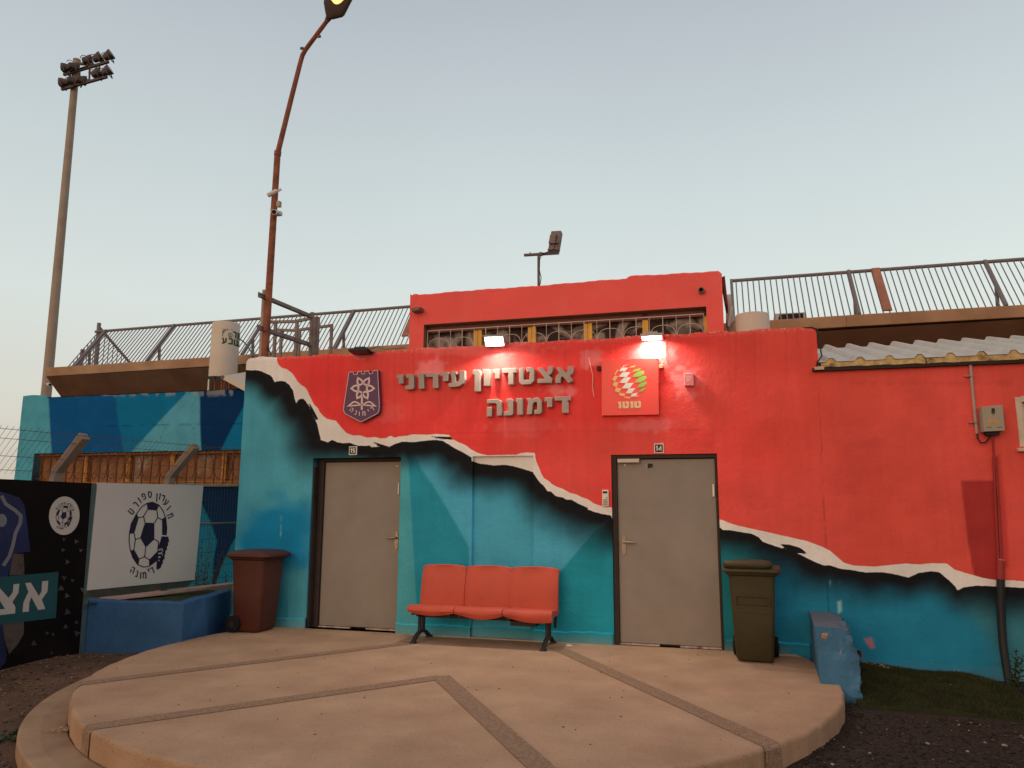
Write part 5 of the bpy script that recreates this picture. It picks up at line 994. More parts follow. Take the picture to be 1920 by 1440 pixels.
# white banner
WB = mat('banner_white', (.56,.53,.51), .55, .05, 1.2, .05, 12, spec=.4, col2=(.50,.475,.455), c2scale=.9, c2t=.55, c2soft=.2); NAVY = mat('banner_navy', (.016,.014,.035), .5, .1, 6, 0)
q = [FP(183,905), FP(381.5,910), FP(365,1087), FP(163,1107)]; t = thing('banner', 'white advertising board with navy football emblem and Hebrew lettering', 'banner', tuple(q[3]), 'boards fixed to the fence')
mb = MB(); mb.prism(q, -FN*.02); mb.build('board', WB, t)
mb = MB(); mb.prism([FP(168,1107,-.01), FP(364,1088,-.01), fpos(s_at(366), .48, -.01), fpos(s_at(166), .48, -.01)], -FN*.015); mb.build('lower_flap', mat('flap_dark', (.055,.06,.05), .7, .25, 6, .2), t)
def emblem(parent, fn, m1, m2, k=1.0):
    mb = MB()
    for p in ([(400,322),(475,296),(560,345),(535,410),(410,400)], [(265,460),(290,510),(230,718),(163,727),(185,600),(220,520)], [(605,530),(640,500),(668,600),(662,745),(607,740)], [(375,575),(500,580),(500,800),(385,910),(310,780),(340,680)], [(178,955),(225,935),(300,1068),(285,1142),(220,1065)], [(430,1075),(545,960),(540,1085),(430,1158)]): flat(mb, p, fn)
    for p in ([(410,400),(355,490),(375,575)], [(535,410),(548,505),(500,580)], [(355,490),(287,510)], [(548,505),(605,538)], [(310,780),(245,805),(225,935)], [(245,805),(228,715)], [(385,910),(370,1035),(300,1065)], [(370,1035),(430,1075)], [(500,800),(558,832),(545,960)]): stroke(mb, p, 12*k, fn)
    stroke(mb, [(662,745),(668,640),(655,520),(620,420),(560,335),(475,298),(400,315),(330,362),(258,460),(190,590),(163,730),(160,820),(175,940),(212,1050),(275,1140),(360,1176),(430,1163),(500,1112),(540,1078)], 12*k, fn)
    flat(mb, [(600,760),(688,765),(700,830),(684,850),(686,880),(668,905),(672,940),(648,960),(650,995),(636,1020),(640,1060),(618,1085),(612,1130),(595,1150),(590,1178),(548,1212),(527,1195),(533,1090),(550,950),(560,880),(580,830)], fn); mb.build('ball_emblem', m1, parent)
    fn3 = lambda x, y: fn(x, y)+FN*.0015; mb = MB()
    for p in ([(553,935),(592,930),(590,945),(556,950)], [(556,985),(590,980),(588,996),(552,1002)], [(550,1035),(585,1030),(580,1047),(548,1052)], [(600,915),(618,960),(608,965),(594,922)], [(598,965),(614,1012),(604,1016),(592,972)], [(545,1080),(572,1078),(562,1098)]): flat(mb, p, fn3)
    mb.build('boot_laces', m2, parent); mb = MB()
    for ch, x, y, r_ in (('ט',190,425,48),('ר',252,335,40),('ו',300,275,32),('פ',358,222,20),('ס',440,197,3),('ן',532,225,-4),('ו',572,222,-10),('ד',616,245,-18),('ע',658,302,-32),('ו',690,378,-45),('מ',716,480,-60), ('ה',207,1216,-24),('נ',262,1264,-14),('ו',312,1290,-5),('מ',366,1285,5),('י',424,1240,12),('ד',472,1222,20)): put_glyph(mb, ch, x, y, 84, r_, fn, .17*k, .82)
    mb.build('lettering', m1, parent)
emblem(t, lambda x, y: FP(220+x/7.2, 900+y/7.2, .004), NAVY, WB)
# black banner with printed player, label and round emblem
BB = mat('banner_black', (.005,.0035,.0042), .6, .2, 3, .03, 12, spec=.08, col2=(.024,.016,.013), c2scale=.9, c2t=.64, c2soft=.16)
q = [FP(-150,891), FP(172,906), FP(148,1229), FP(-150,1297)]; t = thing('banner', 'black advertising board with blue football shirt and teal Hebrew label', 'banner', tuple(q[2]), 'boards fixed to the fence')
mb = MB(); mb.prism([q[0], q[1], fpos(0.0, -.22), fpos(-2.2, -.3)], -FN*.02); mb.build('board', BB, t)
mb = MB(); s9 = s_at(176); mb.prism([fpos(.015, -.2, -.012), fpos(.075, -.2, -.012), fpos(s9+.045, 1.80, -.012), fpos(s9-.0, 1.80, -.012)], -FN*.03); mb.build('edge_post', mat('teal_grey_post', (.06,.11,.125), .6, .15, 5, .1), t)
fb = lambda off: (lambda x, y: FP(x/3.6, 880+y/3.6, off))
mb = MB(); f = fb(.003); flat(mb, [(-260,200),(-120,165),(0,150),(50,163),(130,190),(165,240),(187,400),(205,555),(150,562),(90,566),(75,640),(50,730),(-230,760),(-240,400)], f); mb.build('shirt_print', mat('print_blue', (.014,.030,.115), .45, .35, 2.2, 0, col2=(.008,.014,.055), c2scale=2.4, c2t=.5, c2soft=.2), t)
mb = MB(); f = fb(.0045); stroke(mb, [(10,178),(40,235),(100,275),(140,312),(138,360),(105,430),(85,520),(62,590),(22,650)], 24, f); mb.build('shirt_stripe', mat('print_grey', (.16,.16,.18), .5, .1, 5, 0), t)
mb = MB(); f = fb(.003); flat(mb, [(88,568),(160,572),(166,712),(62,716),(76,640)], f); mb.build('arm_print', mat('print_skin', (.085,.066,.058), .5, .3, 5, 0, col2=(.03,.02,.02), c2scale=5, c2t=.55), t); mb = MB(); flat(mb, [(18,1030),(162,1020),(160,1110),(120,1180),(62,1248),(38,1180),(22,1100)], f); mb.build('arm_print', mat('print_skin', (.085,.066,.058), .5, .3, 5, 0, col2=(.03,.02,.02), c2scale=5, c2t=.55), t)
mb = MB(); flat(mb, [(-220,1040),(18,1040),(30,1150),(45,1250),(35,1310),(0,1345),(-220,1380)], fb(.0035)); mb.build('shorts_print', mat('print_dark_blue', (.010,.016,.06), .5, .3, 4, 0), t)
mb = MB(); flat(mb, [(-400,762),(395,692),(378,1003),(-400,1095)], fb(.0055)); mb.build('label', mat('label_teal', (.012,.068,.085), .45, .06, 3, 0), t)
mb = MB(); f = fb(.0075); flat(mb, [(170,768),(208,764),(262,855),(280,825),(284,756),(326,752),(320,825),(282,880),(306,942),(258,950),(212,862),(198,900),(194,960),(152,964),(158,900),(180,850),(192,828)], f)
flat(mb, [(-62,790),(-18,782),(58,868),(86,830),(92,776),(131,772),(124,835),(84,896),(104,930),(102,972),(-60,992),(-60,952),(34,942)], f); mb.build('lettering', mat('label_white', (.42,.39,.37), .5, .05, 6, 0), t)
mb = MB(); flat(mb, [(p[0], p[1]) for p in ellipse(434,313,103,130,48,4)], fb(.004)); mb.build('round_patch', mat('patch_white', (.46,.43,.40), .5, .05, 4, 0), t)
emblem(t, lambda x, y: fb(.0065)(434+(x-430)*.205, 313+(y-735)*.155), NAVY, mat('patch_white', (1,1,1)), 1.3)
mb = MB(); mb2 = MB()
flat(mb, ellipse(12,345,34,44,24), fb(.005)); 
for k in range(44):
    x = random.uniform(210, 560); y = random.uniform(420, 1260); r_ = random.uniform(12, 28)
    if y > 1210 and x > 420 or (x < 400 and y < 1020): continue
    a = random.uniform(-.5, .5); flat(mb2, [(x+r_*math.cos(a+v), y+r_*math.sin(a+v)) for v in (0, 2.1, 4.2)], fb(.003))
mb.build('shirt_badge', mat('print_grey', (1,1,1)), t); mb2.build('triangle_pattern', mat('print_dark_grey', (.055,.052,.052), .5, .7, 3, 0), t)
tag(MB().box(-26, -20.5, 19.5, 22, 0, 2.35).build('distant_canopy', mat('navy_canvas', (.012,.014,.03), .8, .2, 2, .1)), 'dark navy canopy beyond the left end of the blue wall', 'canopy')
# ------------------------------------------------------------------ bench of three red padded seats
def seat_mat():
    return mat('red_vinyl', tuple(alb(146,52,34)), .55, .06, 3, .10, 70, spec=.25, col2=alb(134,46,30), c2scale=2.2, c2t=.6, c2soft=.15)
SEAT = seat_mat(); DKM = mat('bench_frame_paint', (.030,.028,.030), .55, .15, 8, .1)
bx = [W(760,1135,8.45).x+.02, W(1037,1165,8.45).x-.01]; wd = (bx[1]-bx[0])/3; t = thing('bench', 'three-seat bench with red padded seats on black legs', 'bench', ((bx[0]+bx[1])/2, 8.65, 0))
for i in range(3):
    x0, x1 = bx[0]+wd*i, bx[0]+wd*(i+1); n = 16; rings = []
    for k in range(n+1):
        u = k/n; x = x0+.004+(x1-x0-.008)*u; e = math.sin(math.pi*u); e4 = 1-abs(2*u-1)**6
        lo = .335-.035*e-(.05*u if i == 2 else 0)-(.02*max(0, math.sin(math.pi*(u-.15))) if i == 1 else 0); hi = .415-.012*e+.006*e4; d = .012*(1-e4)
        prof = [(8.43+d, lo+.045), (8.428+d, hi-.055), (8.44+d, hi-.025), (8.47, hi-.004-d*.4), (8.53, hi+.004-d), (8.65, hi-.008-d), (8.80, hi-.02-d), (8.83, hi-.045), (8.83, .345), (8.70, .335), (8.52, .33), (8.455, lo+.005)]
        rings.append([Vector((x, y, z)) for y, z in prof])
    mb = MB(); mb.loft(rings); mb.build('seat', SEAT, t, smooth=50)
    rings = []
    bx0, bx1_ = x0+.028*(1-i)*.6, x1+.028*(1-i)*.3
    for k in range(n+1):
        u = k/n; x = bx0+.007+(bx1_-bx0-.014)*u; e = math.sin(math.pi*u); e6 = 1-abs(2*u-1)**8; r_ = []
        zt = .845+.012*e*e6-.014*(1-e6)
        for y, z in ((8.775,.385),(8.785,.50),(8.80,.62),(8.83,.74),(8.855,zt-.03),(8.872,zt-.006),(8.89,zt),(8.905,zt-.012),(8.90,zt-.06),(8.87,.70),(8.845,.5),(8.835,.385)):
            front = y < 8.87 and z < zt-.005; r_.append(Vector((x, y+(.018*e+.022*(1-e6) if front else 0), z)))
        rings.append(r_)
    mb = MB(); mb.loft(rings); mb.build('backrest', SEAT, t, smooth=50)
mb = MB(); mb.bar((bx[0]+.08, 8.64, .295), (bx[1]-.06, 8.64, .295), .06, .06)
for i in range(3):
    for u in (.12, .88): x = bx[0]+wd*(i+u); mb.bar((x, 8.46, .315), (x, 8.85, .325), .035, .02)
mb.obox(((bx[0]+wd*2.35), 8.72, .25), (.30,.22,.07)); mb.build('beam', DKM, t)
for x in (W(790,1185,8.64).x, W(1028,1200,8.64).x):
    mb = MB()
    for y in (8.585, 8.70): mb.tube([(x, y, .09), (x, y, .31)], .021, 10)
    arc_ = [Vector((x, 8.39, .012)), Vector((x, 8.42, .03)), Vector((x, 8.50, .075)), Vector((x, 8.58, .10)), Vector((x, 8.70, .10)), Vector((x, 8.78, .075)), Vector((x, 8.86, .03)), Vector((x, 8.89, .012))]
    for a, b_ in zip(arc_[:-1], arc_[1:]): mb.bar(a, b_, .05, .028)
    mb.box(x-.035, x+.035, 8.36, 8.44, 0, .018); mb.box(x-.035, x+.035, 8.85, 8.93, 0, .018)
    mb.bar((x, 8.50, .30), (x, 8.84, .32), .03, .03)
    if x > -2.5: mb.bar((x+.045, 8.80, .18), (x+.045, 8.84, .42), .03, .035)
    mb.build('leg', DKM, t, bevel=.005)
# ------------------------------------------------------------------ wheeled bins
def rr(cx, cy, w_, d_, z, r=.04, n=4):
    o_ = []
    for sx, sy, a0 in ((1,1,0),(-1,1,90),(-1,-1,180),(1,-1,270)):
        for k in range(n+1): a = math.radians(a0+90*k/n); o_.append(Vector((cx+sx*(w_/2-r)+r*math.cos(a), cy+sy*(d_/2-r)+r*math.sin(a), z)))
    return o_
def wheeled_bin(label, loc, rot, col, W0, D0, W1, D1, H, humped):
    t = thing('wheeled_bin', label, 'bin', (0,0,0), 'wheeled rubbish bins'); m = mat('bin_'+label.split()[0], col, .55, .10, 3, .12, 90, spec=.35, col2=tuple(c*.72 for c in col), c2scale=2.2, c2t=.55, c2soft=.16)
    yb = lambda w_, d_: 0
    mb = MB(); h1 = H-.13
    mb.loft([rr(0,0,W0-.03,D0-.03,.015), rr(0,0,W0,D0,.04), rr(0,0,W0+(W1-W0)*.52,D0+(D1-D0)*.52,h1*.52), rr(0,0,W1,D1,h1), rr(0,0,W1+.03,D1+.03,h1+.005), rr(0,-.0,W1+.055,D1+.055,h1+.02), rr(0,0,W1+.055,D1+.055,h1+.05)])
    mb.build('body', m, t, smooth=35)
    if not humped:
        for zz in (H*.60, H*.64, H*.68): mb = MB(); mb.box(-W1*.2, W1*.2, -D0/2-.042, -D0/2-.02, zz, zz+.012); mb.build('front_rib', m, t, bevel=.004)
    if humped:
        mb = MB(); y0 = -D1/2-.035
        mb.box(-W1*.36, W1*.36, -D0/2-.045, -D0/2+.01, H*.66, H*.675); mb.box(-W1*.36, W1*.36, -D0/2-.04, -D0/2+.01, H*.58, H*.595)
        for s_ in (-1, 1): mb.box(s_*W1*.36-.008, s_*W1*.36+.008, -D0/2-.042, -D0/2+.01, H*.58, H*.675)
        mb.build('grip_panel', m, t, bevel=.005)
        mb = MB(); mb.box(-W0*.5, W0*.5, -D0/2-.02, -D0/2+.02, H*.50, H*.515); mb.build('seam_rib', m, t, bevel=.005)
    mb = MB()
    if humped:
        mb.loft([rr(0,-.01,W1+.10,D1+.10,h1+.035,.05), rr(0,-.01,W1+.13,D1+.13,h1+.05,.06), rr(0,-.01,W1+.12,D1+.12,h1+.075,.06), rr(0,-.005,W1+.10,D1+.10,h1+.085,.05)])
        hy = -D1/2-.02; n = 14; sec = lambda x, k: [Vector((x, hy+.06*k*math.cos(a)*1.2, h1+.118+.045*k*math.sin(a))) for a in [2*math.pi*j/n for j in range(n)]]
        mb.loft([sec(-W1/2-.05,.35), sec(-W1/2-.03,.85), sec(-W1/2+.02,1), sec(W1/2-.09,1), sec(W1/2-.04,.8), sec(W1/2-.02,.4)])
        mb.loft([rr(-.02,0,W1-.02,D1*.9,h1+.08,.06), rr(-.02,0,W1-.06,D1*.86,h1+.135,.08), rr(-.02,0,W1-.2,D1*.6,h1+.15,.08)])
    else:
        mb.loft([rr(0,-.01,W1+.09,D1+.10,h1+.03,.05), rr(0,-.01,W1+.13,D1+.15,h1+.05,.06), rr(0,-.01,W1+.12,D1+.14,h1+.075,.06), rr(0,0,W1+.03,D1+.02,h1+.11,.07), rr(0,.01,W1-.08,D1-.12,h1+.122,.07)])
    mb.build('lid', m, t, smooth=40)
    mb = MB(); mb.tube([(-W1*.38, D1/2-.0, h1+.03), (-W1*.38, D1/2+.09, h1+.05), (W1*.38, D1/2+.09, h1+.05), (W1*.38, D1/2, h1+.03)], .015, 8); mb.build('handle', m, t, smooth=50)
    R_ = .102
    for s_ in (-1, 1):
        xw = s_*(W0/2+.02); yw_ = D0/2-.01; mb = MB(); n = 24; pr = [(.03,-.024),(.07,-.026),(.096,-.024),(R_,-.014),(R_,.014),(.096,.024),(.07,.026),(.03,.024)]
        mb.loft([[Vector((xw+o_, yw_+r*math.cos(2*math.pi*j/n), R_+.002+r*math.sin(2*math.pi*j/n))) for j in range(n)] for r, o_ in pr]); wh = mb.build('wheel', mat('rubber', (.014,.012,.012), .8, .2, 6, .2), t, smooth=40)
        mb = MB(); mb.cyl((xw-.03*1, yw_, R_), (xw+.03, yw_, R_), .04, n=16); mb.cyl((xw-.034, yw_, R_), (xw+.034, yw_, R_), .016, n=10); mb.build('hub', mat('hub_grey', (.035,.030,.028), .6, .1, 6, .1), wh, smooth=40)
    mb = MB(); mb.cyl((-W0/2, D0/2-.01, R_), (W0/2, D0/2-.01, R_), .012, n=8); mb.build('axle', mat('rubber', (1,1,1)), t)
    t.location = loc; t.rotation_euler = (0, 0, math.radians(rot)); return t
wheeled_bin('brown wheeled bin beside the blue planter, lid closed', (-5.80, 8.66, 0), 90, (.085,.022,.014), .40, .36, .46, .47, 1.005, False)
wheeled_bin('green wheeled bin with lumpy lid beside the right door', (.215, 8.60, 0), -3, (.048,.038,.015), .37, .42, .455, .48, .985, True)
p = G(1440,1056,1.0); 
# ------------------------------------------------------------------ broken blue wall stub, turf mat, meter box, pipes
def lumpy(name, m, parent, x0, x1, y0, y1, z0, z1, fn, nx=14, ny=30, nz=16):
    import bmesh
    bm = bmesh.new(); bmesh.ops.create_cube(bm, size=1); bmesh.ops.subdivide_edges(bm, edges=bm.edges[:], cuts=31, use_grid_fill=True)
    for v in bm.verts:
        x, y, z = x0+(v.co.x+.5)*(x1-x0), y0+(v.co.y+.5)*(y1-y0), z0+(v.co.z+.5)*(z1-z0); v.co = Vector(fn(x, y, z))-LOC[parent.name]
    me = bpy.data.meshes.new(name); bm.to_mesh(me); bm.free(); me.materials.append(m); me.shade_smooth(); me.set_sharp_from_angle(angle=math.radians(24)); o = bpy.data.objects.new(name, me); COL.objects.link(o); o.parent = parent; return o
from mathutils import noise as MN
t = thing('wall_stub', 'broken blue-painted masonry stub at the right edge of the patio', 'wall', (.87, 8.2, -.2))
def stub(x, y, z):
    u = (x-.735)/.30; v = (y-7.56)/1.43; h = (z+.14)/.60
    pf = np.interp(h, [0, .25, .5, .72, 1], [1.10, 1.08, 1.16, 1.08, .98]); ng = MN.noise((3.1, y*5, z*6))*.03+MN.noise((7.7, y*11, z*19))*.022+MN.noise((1.3, y*25, z*42))*.012
    x2 = .735+.30*u*(1+(pf-1)*u*(1-.6*v))+.06*v+ng*(max(0, u-.25)/.75)*1.1
    y2 = y+.30*max(0, h-.1)*(1-v)+(.05*MN.noise((x*9, z*11, 2))+.02*MN.noise((x*30, z*30, 4)))*(1-v)*u*u+.05*max(0, h-.9)*6*(1-v)*u
    z2 = z+.012*MN.noise((x*8, y*8, 5))*h-.05*max(0, u-.7)*3*h*max(0, .6+MN.noise((x*3, y*7, 1)))
    return x2, y2, z2
lumpy('masonry', mat('stub_blue', tuple(alb(46,68,77)), .85, .22, 4, .6, 40, col2=(.33,.27,.25), c2scale=3.4, c2t=.69, c2soft=.04), t, .735, 1.035, 7.56, 8.99, -.14, .46, stub)
_m = MATS['stub_blue']; _t = _m.node_tree; _bs = _t.nodes['Principled BSDF']; _src = _bs.inputs['Base Color'].links[0].from_socket      # paint worn off the flat top
_g = _t.nodes.new('ShaderNodeNewGeometry'); _sx = _t.nodes.new('ShaderNodeSeparateXYZ'); _t.links.new(_g.outputs['True Normal'], _sx.inputs[0]); _mp = _t.nodes.new('ShaderNodeMapRange'); _t.links.new(_sx.outputs[2], _mp.inputs[0]); _mp.inputs[1].default_value = .65; _mp.inputs[2].default_value = .95; _mp.inputs[4].default_value = .75
_mx = _t.nodes.new('ShaderNodeMix'); _mx.data_type = 'RGBA'; _t.links.new(_mp.outputs[0], _mx.inputs[0]); _t.links.new(_src, _mx.inputs[6]); _mx.inputs[7].default_value = (.115,.13,.15,1); _t.links.new(_mx.outputs[2], _bs.inputs['Base Color'])
mb = MB(); q = W(1606,1228,7.95); n = 14; R0 = Vector((.12,-.22,-.03))
mb.loft([[q+Vector((.0,.0,.0))+R0*s_+Vector((.055*math.cos(a)*.9, .02*math.cos(a), .055*math.sin(a)))*r for a in [2*math.pi*j/n for j in range(n)]] for s_, r in ((-.9,1),(0.05,1),(.05,.9),(-.6,.88))], caps=False); mb.build('pipe_end', mat('pipe_grey', (.16,.13,.15), .5, .1, 6, .1), t, smooth=50, fix=False)
mb = MB(); mb.obox(W(1546,1193,7.62), (.045,.03,.05), Matrix.Rotation(.3,3,'Y')); mb.build('exposed_brick', mat('brick_chip', (.42,.22,.10), .9, .2, 12, .4), t, bevel=.012)
# turf mat: a thick sheet of artificial grass draped over the ground by the wall
def matz(u, v):      # u along the wall, v from the wall outwards
    back = -.045-.05*u; base = back*(1-v)+(-.112)*v; hump = .05*math.sin(math.pi*min(1, v*1.05))*(1-.4*u); return base+hump+.012*math.sin(u*9+v*4)
def matp(u, v):
    bl, br_, fl_, fr_ = Vector((1.10,8.96,0)), Vector((2.50,8.93,0)), Vector((1.06,7.42,0)), Vector((2.42,7.32,0))
    p = bl.lerp(br_, u).lerp(fl_.lerp(fr_, u), v); p.x += .05*math.sin(v*5)*(1-1.6*u); p.y += .05*math.sin(u*6)*v; 
    c = max(0, u-.72)/.28; p.y -= .55*c*c*(1-v)
    p.z = matz(u, v); return p
t = thing('turf_mat', 'dark green artificial grass mat lying against the wall at right', 'mat', tuple(matp(.5, .5))); mb = MB(); nu, nv = 50, 44
P = [matp(i/nu, j/nv) for j in range(nv+1) for i in range(nu+1)]; fsx = [(j*(nu+1)+i, j*(nu+1)+i+1, (j+1)*(nu+1)+i+1, (j+1)*(nu+1)+i) for j in range(nv) for i in range(nu)]
mb.add(P, fsx)
edge = [j*(nu+1) for j in range(nv+1)]+[nv*(nu+1)+i for i in range(1, nu+1)]+[j*(nu+1)+nu for j in range(nv-1, -1, -1)]
E_ = [P[k] for k in edge]; E2 = [Vector((p.x+(.0), p.y-.03, -.24)) for p in E_]; m_ = len(E_); mb.add(E_+E2, [(i, i+1, m_+i+1, m_+i) for i in range(m_-1)])
mb.build('backing', mat('turf_backing', (.022,.026,.010), .95, .25, 9, .3), t, smooth=60, fix=False)
mb = MB(); vs, fx = [], []
for k in range(26000):
    u, v = random.random(), random.random()**.9; p = matp(u, v); a = random.uniform(0, 6.28); h_ = random.uniform(.010, .024); dx, dy = .0028*math.cos(a), .0028*math.sin(a); l_ = Vector((random.gauss(0,.010), random.gauss(-.004,.010), h_)); i = len(vs)
    vs += [(p.x-dx, p.y-dy, p.z), (p.x+dx, p.y+dy, p.z), (p.x+l_.x, p.y+l_.y, p.z+l_.z)]; fx.append((i, i+1, i+2))
mb.add(vs, fx); mb.build('pile', mat('turf_pile', (.040,.045,.014), .85, .35, 4, 0), t, fix=False)
# meter box with its conduit, loop cable and painted pipes
q = [W(1841,762.5,8.86), W(1880.5,759,8.86), W(1884.6,807.5,8.86), W(1845.4,809.5,8.86)]; t = thing('meter_box', 'grey electricity meter box with a black 8 and orange numbers', 'meter box', tuple(q[3]))
MBX = mat('meter_grey', (.36,.315,.255), .6, .06, 5, .05); mb = MB(); mb.prism(q, (0,.135,0)); mb.build('case', MBX, t, bevel=.006)
f = T(1480, 660, 2.88, 8.858); mb = MB(); put_line(mb, '8', 1101, 318, 27, f, .27, 1.1); mb.build('number', BLACKP, t)
mb = MB(); put_line(mb, '10425', 1100, 375, 19, f, .19, .8, .26); mb.build('code', mat('code_orange', (.85,.30,.01), .5, .05, 5, 0), t)
mb = MB(); flat(mb, [(1097,338),(1110,338),(1110,341),(1097,341)], f)
for x0, x1 in ((1068,1092),(1122,1150)): flat(mb, [(x0,405),(x1,404),(x1,408),(x0,409)], f)
mb.build('small_print', mat('small_print_grey', (.15,.12,.10), .6, .1, 5, 0), t)  # thin grey-brown bars on the front of the case
q2 = [Vector((p.x, 8.87, p.z)) for p in (q[3], q[2])]; mb = MB(); mb.box(q2[0].x+.03, q2[1].x-.04, 8.90, 8.98, q2[0].z-.03, q2[0].z+.005); mb.build('gland', BLACKP, t)
t = thing('conduit', 'thin grey conduit dropping from the gutter beside the meter box', 'conduit', tuple(W(1831,813,8.98))); mb = MB(); mb.tube([W(1819.5,683,8.975), W(1825,750,8.975), W(1832,813,8.975)], .015, 10); mb.build('tube', mat('conduit_grey', (.40,.32,.29), .5, .1, 6, .05), t, smooth=50)
mb = MB()
for x, y in ((1820.5,705),(1827.5,792)): p = W(x, y, 8.975); mb.obox(p, (.05,.04,.014)); mb.obox(p+Vector((-.04,.01,0)), (.03,.02,.012))
mb.build('clip', STEEL, t)
tag(MB().tube([W(1832,812,8.975), W(1833,822,8.96), W(1839,830,8.95), W(1847,830,8.95), W(1853,824,8.95), W(1857,813,8.93)], .008, 8).build('loop_cable', BLACKP, smooth=60), 'short black cable looping from the conduit into the meter box', 'cable')
t = thing('service_pipe', 'red-painted service pipes running down into a thick black pipe', 'pipe', tuple(W(1893,1285,8.6))); RP = mat('pipe_red', tuple(alb(120,34,28)), .6, .12, 6, .1)
mb = MB(); mb.tube([W(1860.5,812,8.95), W(1863,850,8.975), W(1866,930,8.975), W(1870,1010,8.975), W(1872.5,1052,8.97)], .0115, 8); mb.tube([W(1866.5,856,8.98), W(1872,940,8.98), W(1877.5,1052,8.97)], .0135, 8); mb.build('thin_pipes', RP, t, smooth=50)
mb = MB(); mb.tube([W(1876,1050,8.955), W(1876.3,1088,8.95)], .036, 14); mb.build('sleeve', RP, t, smooth=50); mb = MB(); mb.cyl(W(1877.5,1049,8.955), W(1877.5,1053,8.955), .03, n=12); mb.build('cap', mat('conduit_grey', (1,1,1)), t)
mb = MB(); mb.tube([W(1876.3,1086,8.95), W(1876.5,1130,8.945), W(1878,1170,8.93), W(1881,1210,8.90), W(1886,1245,8.86), W(1892,1280,8.80), W(1897,1306,8.72)], .038, 14); mb.build('black_pipe', BLACKP, t, smooth=50)
# ------------------------------------------------------------------ plants, litter and loose stones
LEAF = mat('weed_leaf', (.040,.062,.030), .7, .3, 8, 0); STALK = mat('weed_stalk', (.07,.06,.03), .8, .2, 9, 0); DRY = mat('dry_stalk', (.10,.065,.04), .9, .3, 9, 0)
def weed(name, label, base, hgt, n, spread, lean, leafm, ll, cat='plant', stems=1, wv=.16):
    t = thing(name, label, cat, tuple(base)); ms = MB(); ml = MB()
    for s_ in range(stems):
        a = random.uniform(0, 6.28); tip = Vector(base)+Vector((lean[0]+spread*math.cos(a)*(s_ > 0), lean[1]+spread*math.sin(a)*(s_ > 0), hgt*random.uniform(.7, 1) if s_ else hgt)); mid = Vector(base).lerp(tip, .5)+Vector((random.gauss(0,.01), 0, .01)); ms.tube([Vector(base)-Vector((0,0,.05)), mid, tip], [.006,.0045,.002], 6)
        for k in range(n):
            u = .08+.92*k/n; p = Vector(base).lerp(mid, u*2) if u < .5 else mid.lerp(tip, u*2-1); an = k*2.4+random.uniform(-.3,.3); el = random.uniform(.2, .9); L_ = ll*(1.1-.55*u)*random.uniform(.8,1.2); d = Vector((math.cos(an)*math.cos(el), math.sin(an)*math.cos(el), math.sin(el))); s2 = d.cross(Vector((0,0,1))).normalized()*L_*wv; ml.add([p, p+d*L_*.45+s2, p+d*L_-Vector((0,0,L_*.15)), p+d*L_*.45-s2], [(0,1,2,3)])
    ms.build('stalk', STALK if leafm is LEAF else DRY, t); ml.build('leaves', leafm, t, fix=False); return t
weed('weed', 'feathery green weed beside the foot of the black pipe', G(1901,1300,-.15), .40, 46, .05, (.06,.0), LEAF, .10, stems=2)
weed('ground_weed', 'low dark green weed at the left edge of the step', G(18,1392,-.32), .10, 40, .22, (.1,.0), LEAF, .07, stems=9, wv=.3)
weed('dry_weed', 'dry brown stalks standing behind the fence by the planter', (-7.55, 9.9, -.1), 1.25, 40, .25, (.05,0), DRY, .12, stems=9, wv=.12)
weed('dry_weed', 'lower dark tuft of weeds at the foot of the blue wall', (-7.15, 10.2, -.1), .8, 30, .3, (.1,0), DRY, .12, stems=8, wv=.14)
def scrap(name, label, px, z, pts, m, cat='litter', dz=.012):
    c = G(*px, z); mb = MB(); P = [Vector((c.x+a, c.y+b_, z+.004+h_)) for a, b_, h_ in pts]; mb.prism(P, (0,0,-.003)); tag(mb.build(name, m), label, cat)
scrap('paper_scrap', 'crumpled white paper scrap on the patio near the right door', (1066,1213), 0, [(-.04,0,0),(-.01,-.02,.02),(.02,-.01,.004),(.05,.0,.018),(.02,.025,.006),(-.02,.02,.022)], WHITEP)
RC = mat('carton_red', (.30,.04,.03), .6, .2, 12, 0, col2=(.55,.45,.40), c2scale=22, c2t=.6, c2soft=.03)
scrap('crushed_carton', 'crushed red and white carton on the gravel at the patio edge', (1490,1428), -.18, [(-.10,-.02,0),(-.02,-.045,.02),(.06,-.03,.004),(.11,.0,.02),(.05,.035,.01),(-.06,.03,.025)], RC)
tag(MB().tube([G(1558,1434,-.175), G(1561,1422,-.172)], .007, 6).build('stick', mat('stick_pale', (.40,.30,.20), .9, .2, 9, .1)), 'short pale stick lying on the dark gravel', 'stick')
mb = MB(); c = G(112,1372,-.175)
for k in range(12): a = random.uniform(0, 6.28); p = c+Vector((random.gauss(0,.025), random.gauss(0,.02), .006)); mb.tube([p, p+Vector((.03*math.cos(a), .03*math.sin(a), .015)), p+Vector((.06*math.cos(a+.8), .06*math.sin(a+.8), .008))], .0028, 5)
tag(mb.build('dry_twigs', mat('twig_pale', (.42,.30,.19), .9, .2, 9, 0)), 'little bundle of pale dry twigs on the left step', 'twigs')
OCT = [(1,0,0),(-1,0,0),(0,1,0),(0,-1,0),(0,0,1),(0,0,-1),(.6,.6,.5),(-.6,.55,.5),(-.55,-.6,.45),(.6,-.55,.5)]; OF = [(4,6,0),(4,6,2),(4,7,2),(4,7,1),(4,8,1),(4,8,3),(4,9,3),(4,9,0),(6,0,2),(7,2,1),(8,1,3),(9,3,0),(5,0,2),(5,2,1),(5,1,3),(5,3,0)]
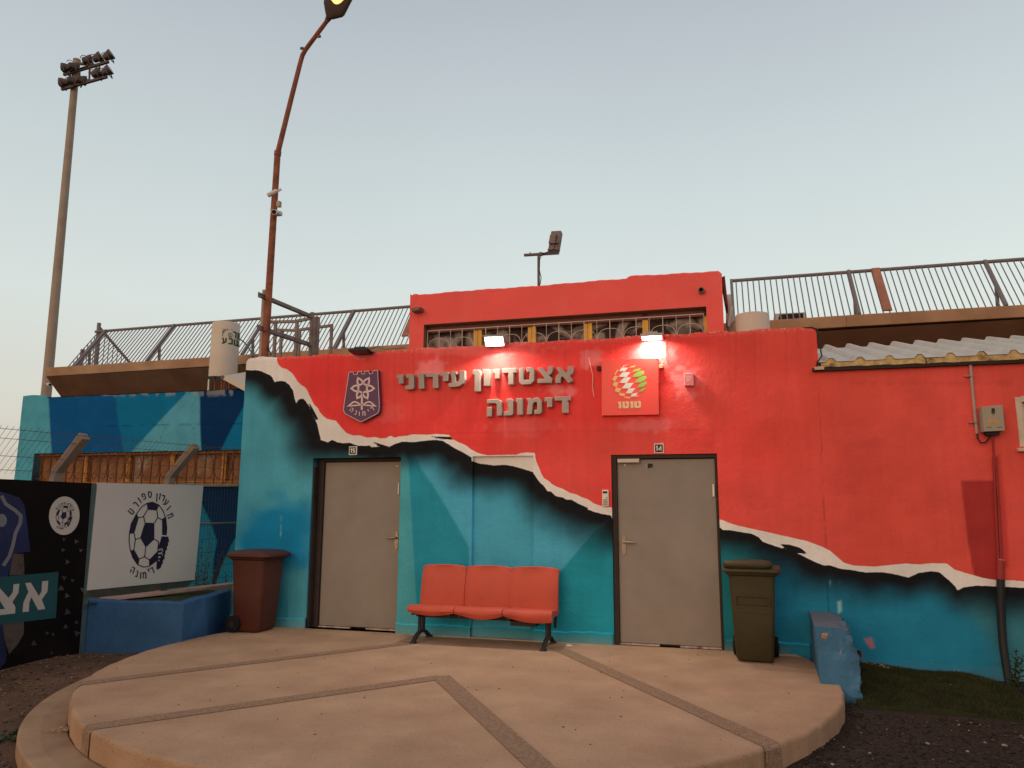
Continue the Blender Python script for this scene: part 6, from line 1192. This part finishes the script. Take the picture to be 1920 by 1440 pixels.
def stones(name, n, xr, yr, smin, smax, mats, test):
    mb = MB(); k = 0; vs_, f_, mi = [], [], []
    while k < n:
        x = random.uniform(*xr); y = yr[0]+(yr[1]-yr[0])*random.random()**1.3
        if not test(x, y): continue
        k += 1; s_ = smin*(smax/smin)**(random.random()**2.2); z = float(ground_z(x, y)); a = random.uniform(0, 6.28); ca, sa = math.cos(a)*s_, math.sin(a)*s_; e = random.uniform(.55, 1); h_ = s_*random.uniform(.4, .8); o_ = len(vs_); m_ = random.choices(range(len(mats)), [.64,.33,.03][:len(mats)])[0]
        for px_, py_, pz_ in OCT:
            j = random.uniform(.8, 1.2); vs_.append((x+(px_*ca-py_*e*sa)*j, y+(px_*sa+py_*e*ca)*j, z+pz_*h_*j+h_*.25))
        for q_ in OF: f_.append(tuple(i+o_ for i in q_)); mi.append(m_)
    mb.v = vs_; mb.f = f_; mb.mi = mi; tag(mb.build(name, mats), kind='stuff')
S1 = mat('stone_dark', (.028,.019,.015), .9, .3, 30, .2); S2 = mat('stone_mid', (.055,.038,.031), .9, .3, 30, .2); S3 = mat('stone_pale', (.30,.22,.17), .9, .25, 30, .2); S4 = mat('stone_brown', (.15,.088,.062), .95, .3, 30, .2)
outp = lambda x, y, m_=0: math.hypot(x-PC[0], y-PC[1]) > PR+m_
stones('gravel', 9000, (-.3, 3.4), (4.2, 8.9), .006, .024, [S1, S2, S3], lambda x, y: outp(x, y, .01) and not (1.0 < x < 2.5 and y > 7.28) and not (x < 1.1 and y > 7.5))
stones('rubble', 6500, (-8.4, -4.8), (3.6, 7.9), .005, .026, [S4, S2, S3], lambda x, y: outp(x, y, .38) or (outp(x, y, .01) and y > 7.1))
mb = MB(); DB = mat('debris_dark', (.05,.03,.02), .9, .4, 20, 0)
for k in range(90):
    x, y = random.uniform(-6, 1), random.uniform(4.6, 8.8)
    if outp(x, y, -.1): continue
    a = random.uniform(0, 6.28); s_ = random.uniform(.003, .009); P = [Vector((x+s_*r_*math.cos(a+v), y+s_*r_*.5*math.sin(a+v), .006)) for v, r_ in ((0,1.3),(1.6,.8),(3.1,1.2),(4.6,.7))]; mb.prism(P, (0,0,-.004))
tag(mb.build('leaf_debris', DB), kind='stuff')
mb = MB()
for px, py, s_ in ((1630,1248,.03),(1640,1252,.045),(1652,1256,.03),(1612,1243,.025),(1621,1262,.012),(1636,1270,.012),(1796,1262,.010),(1782,1290,.008)):
    c = G(px, py, -.06); 
    for k in range(5): q_ = c+Vector((random.gauss(0, s_), random.gauss(0, s_*.8), .03)); mb.obox(q_, (s_*.7, s_*.5, s_*.3), Matrix.Rotation(random.random()*3, 3, 'Z'))
tag(mb.build('brick_crumbs', mat('brick_chip', (1,1,1)), bevel=.003), kind='stuff')
for px, py, s_, lab in ((1860,1336,.035,'pale stone at the front edge of the turf mat'), (1490,1382,.03,'whitish stone on the dark gravel near the patio')):
    pass
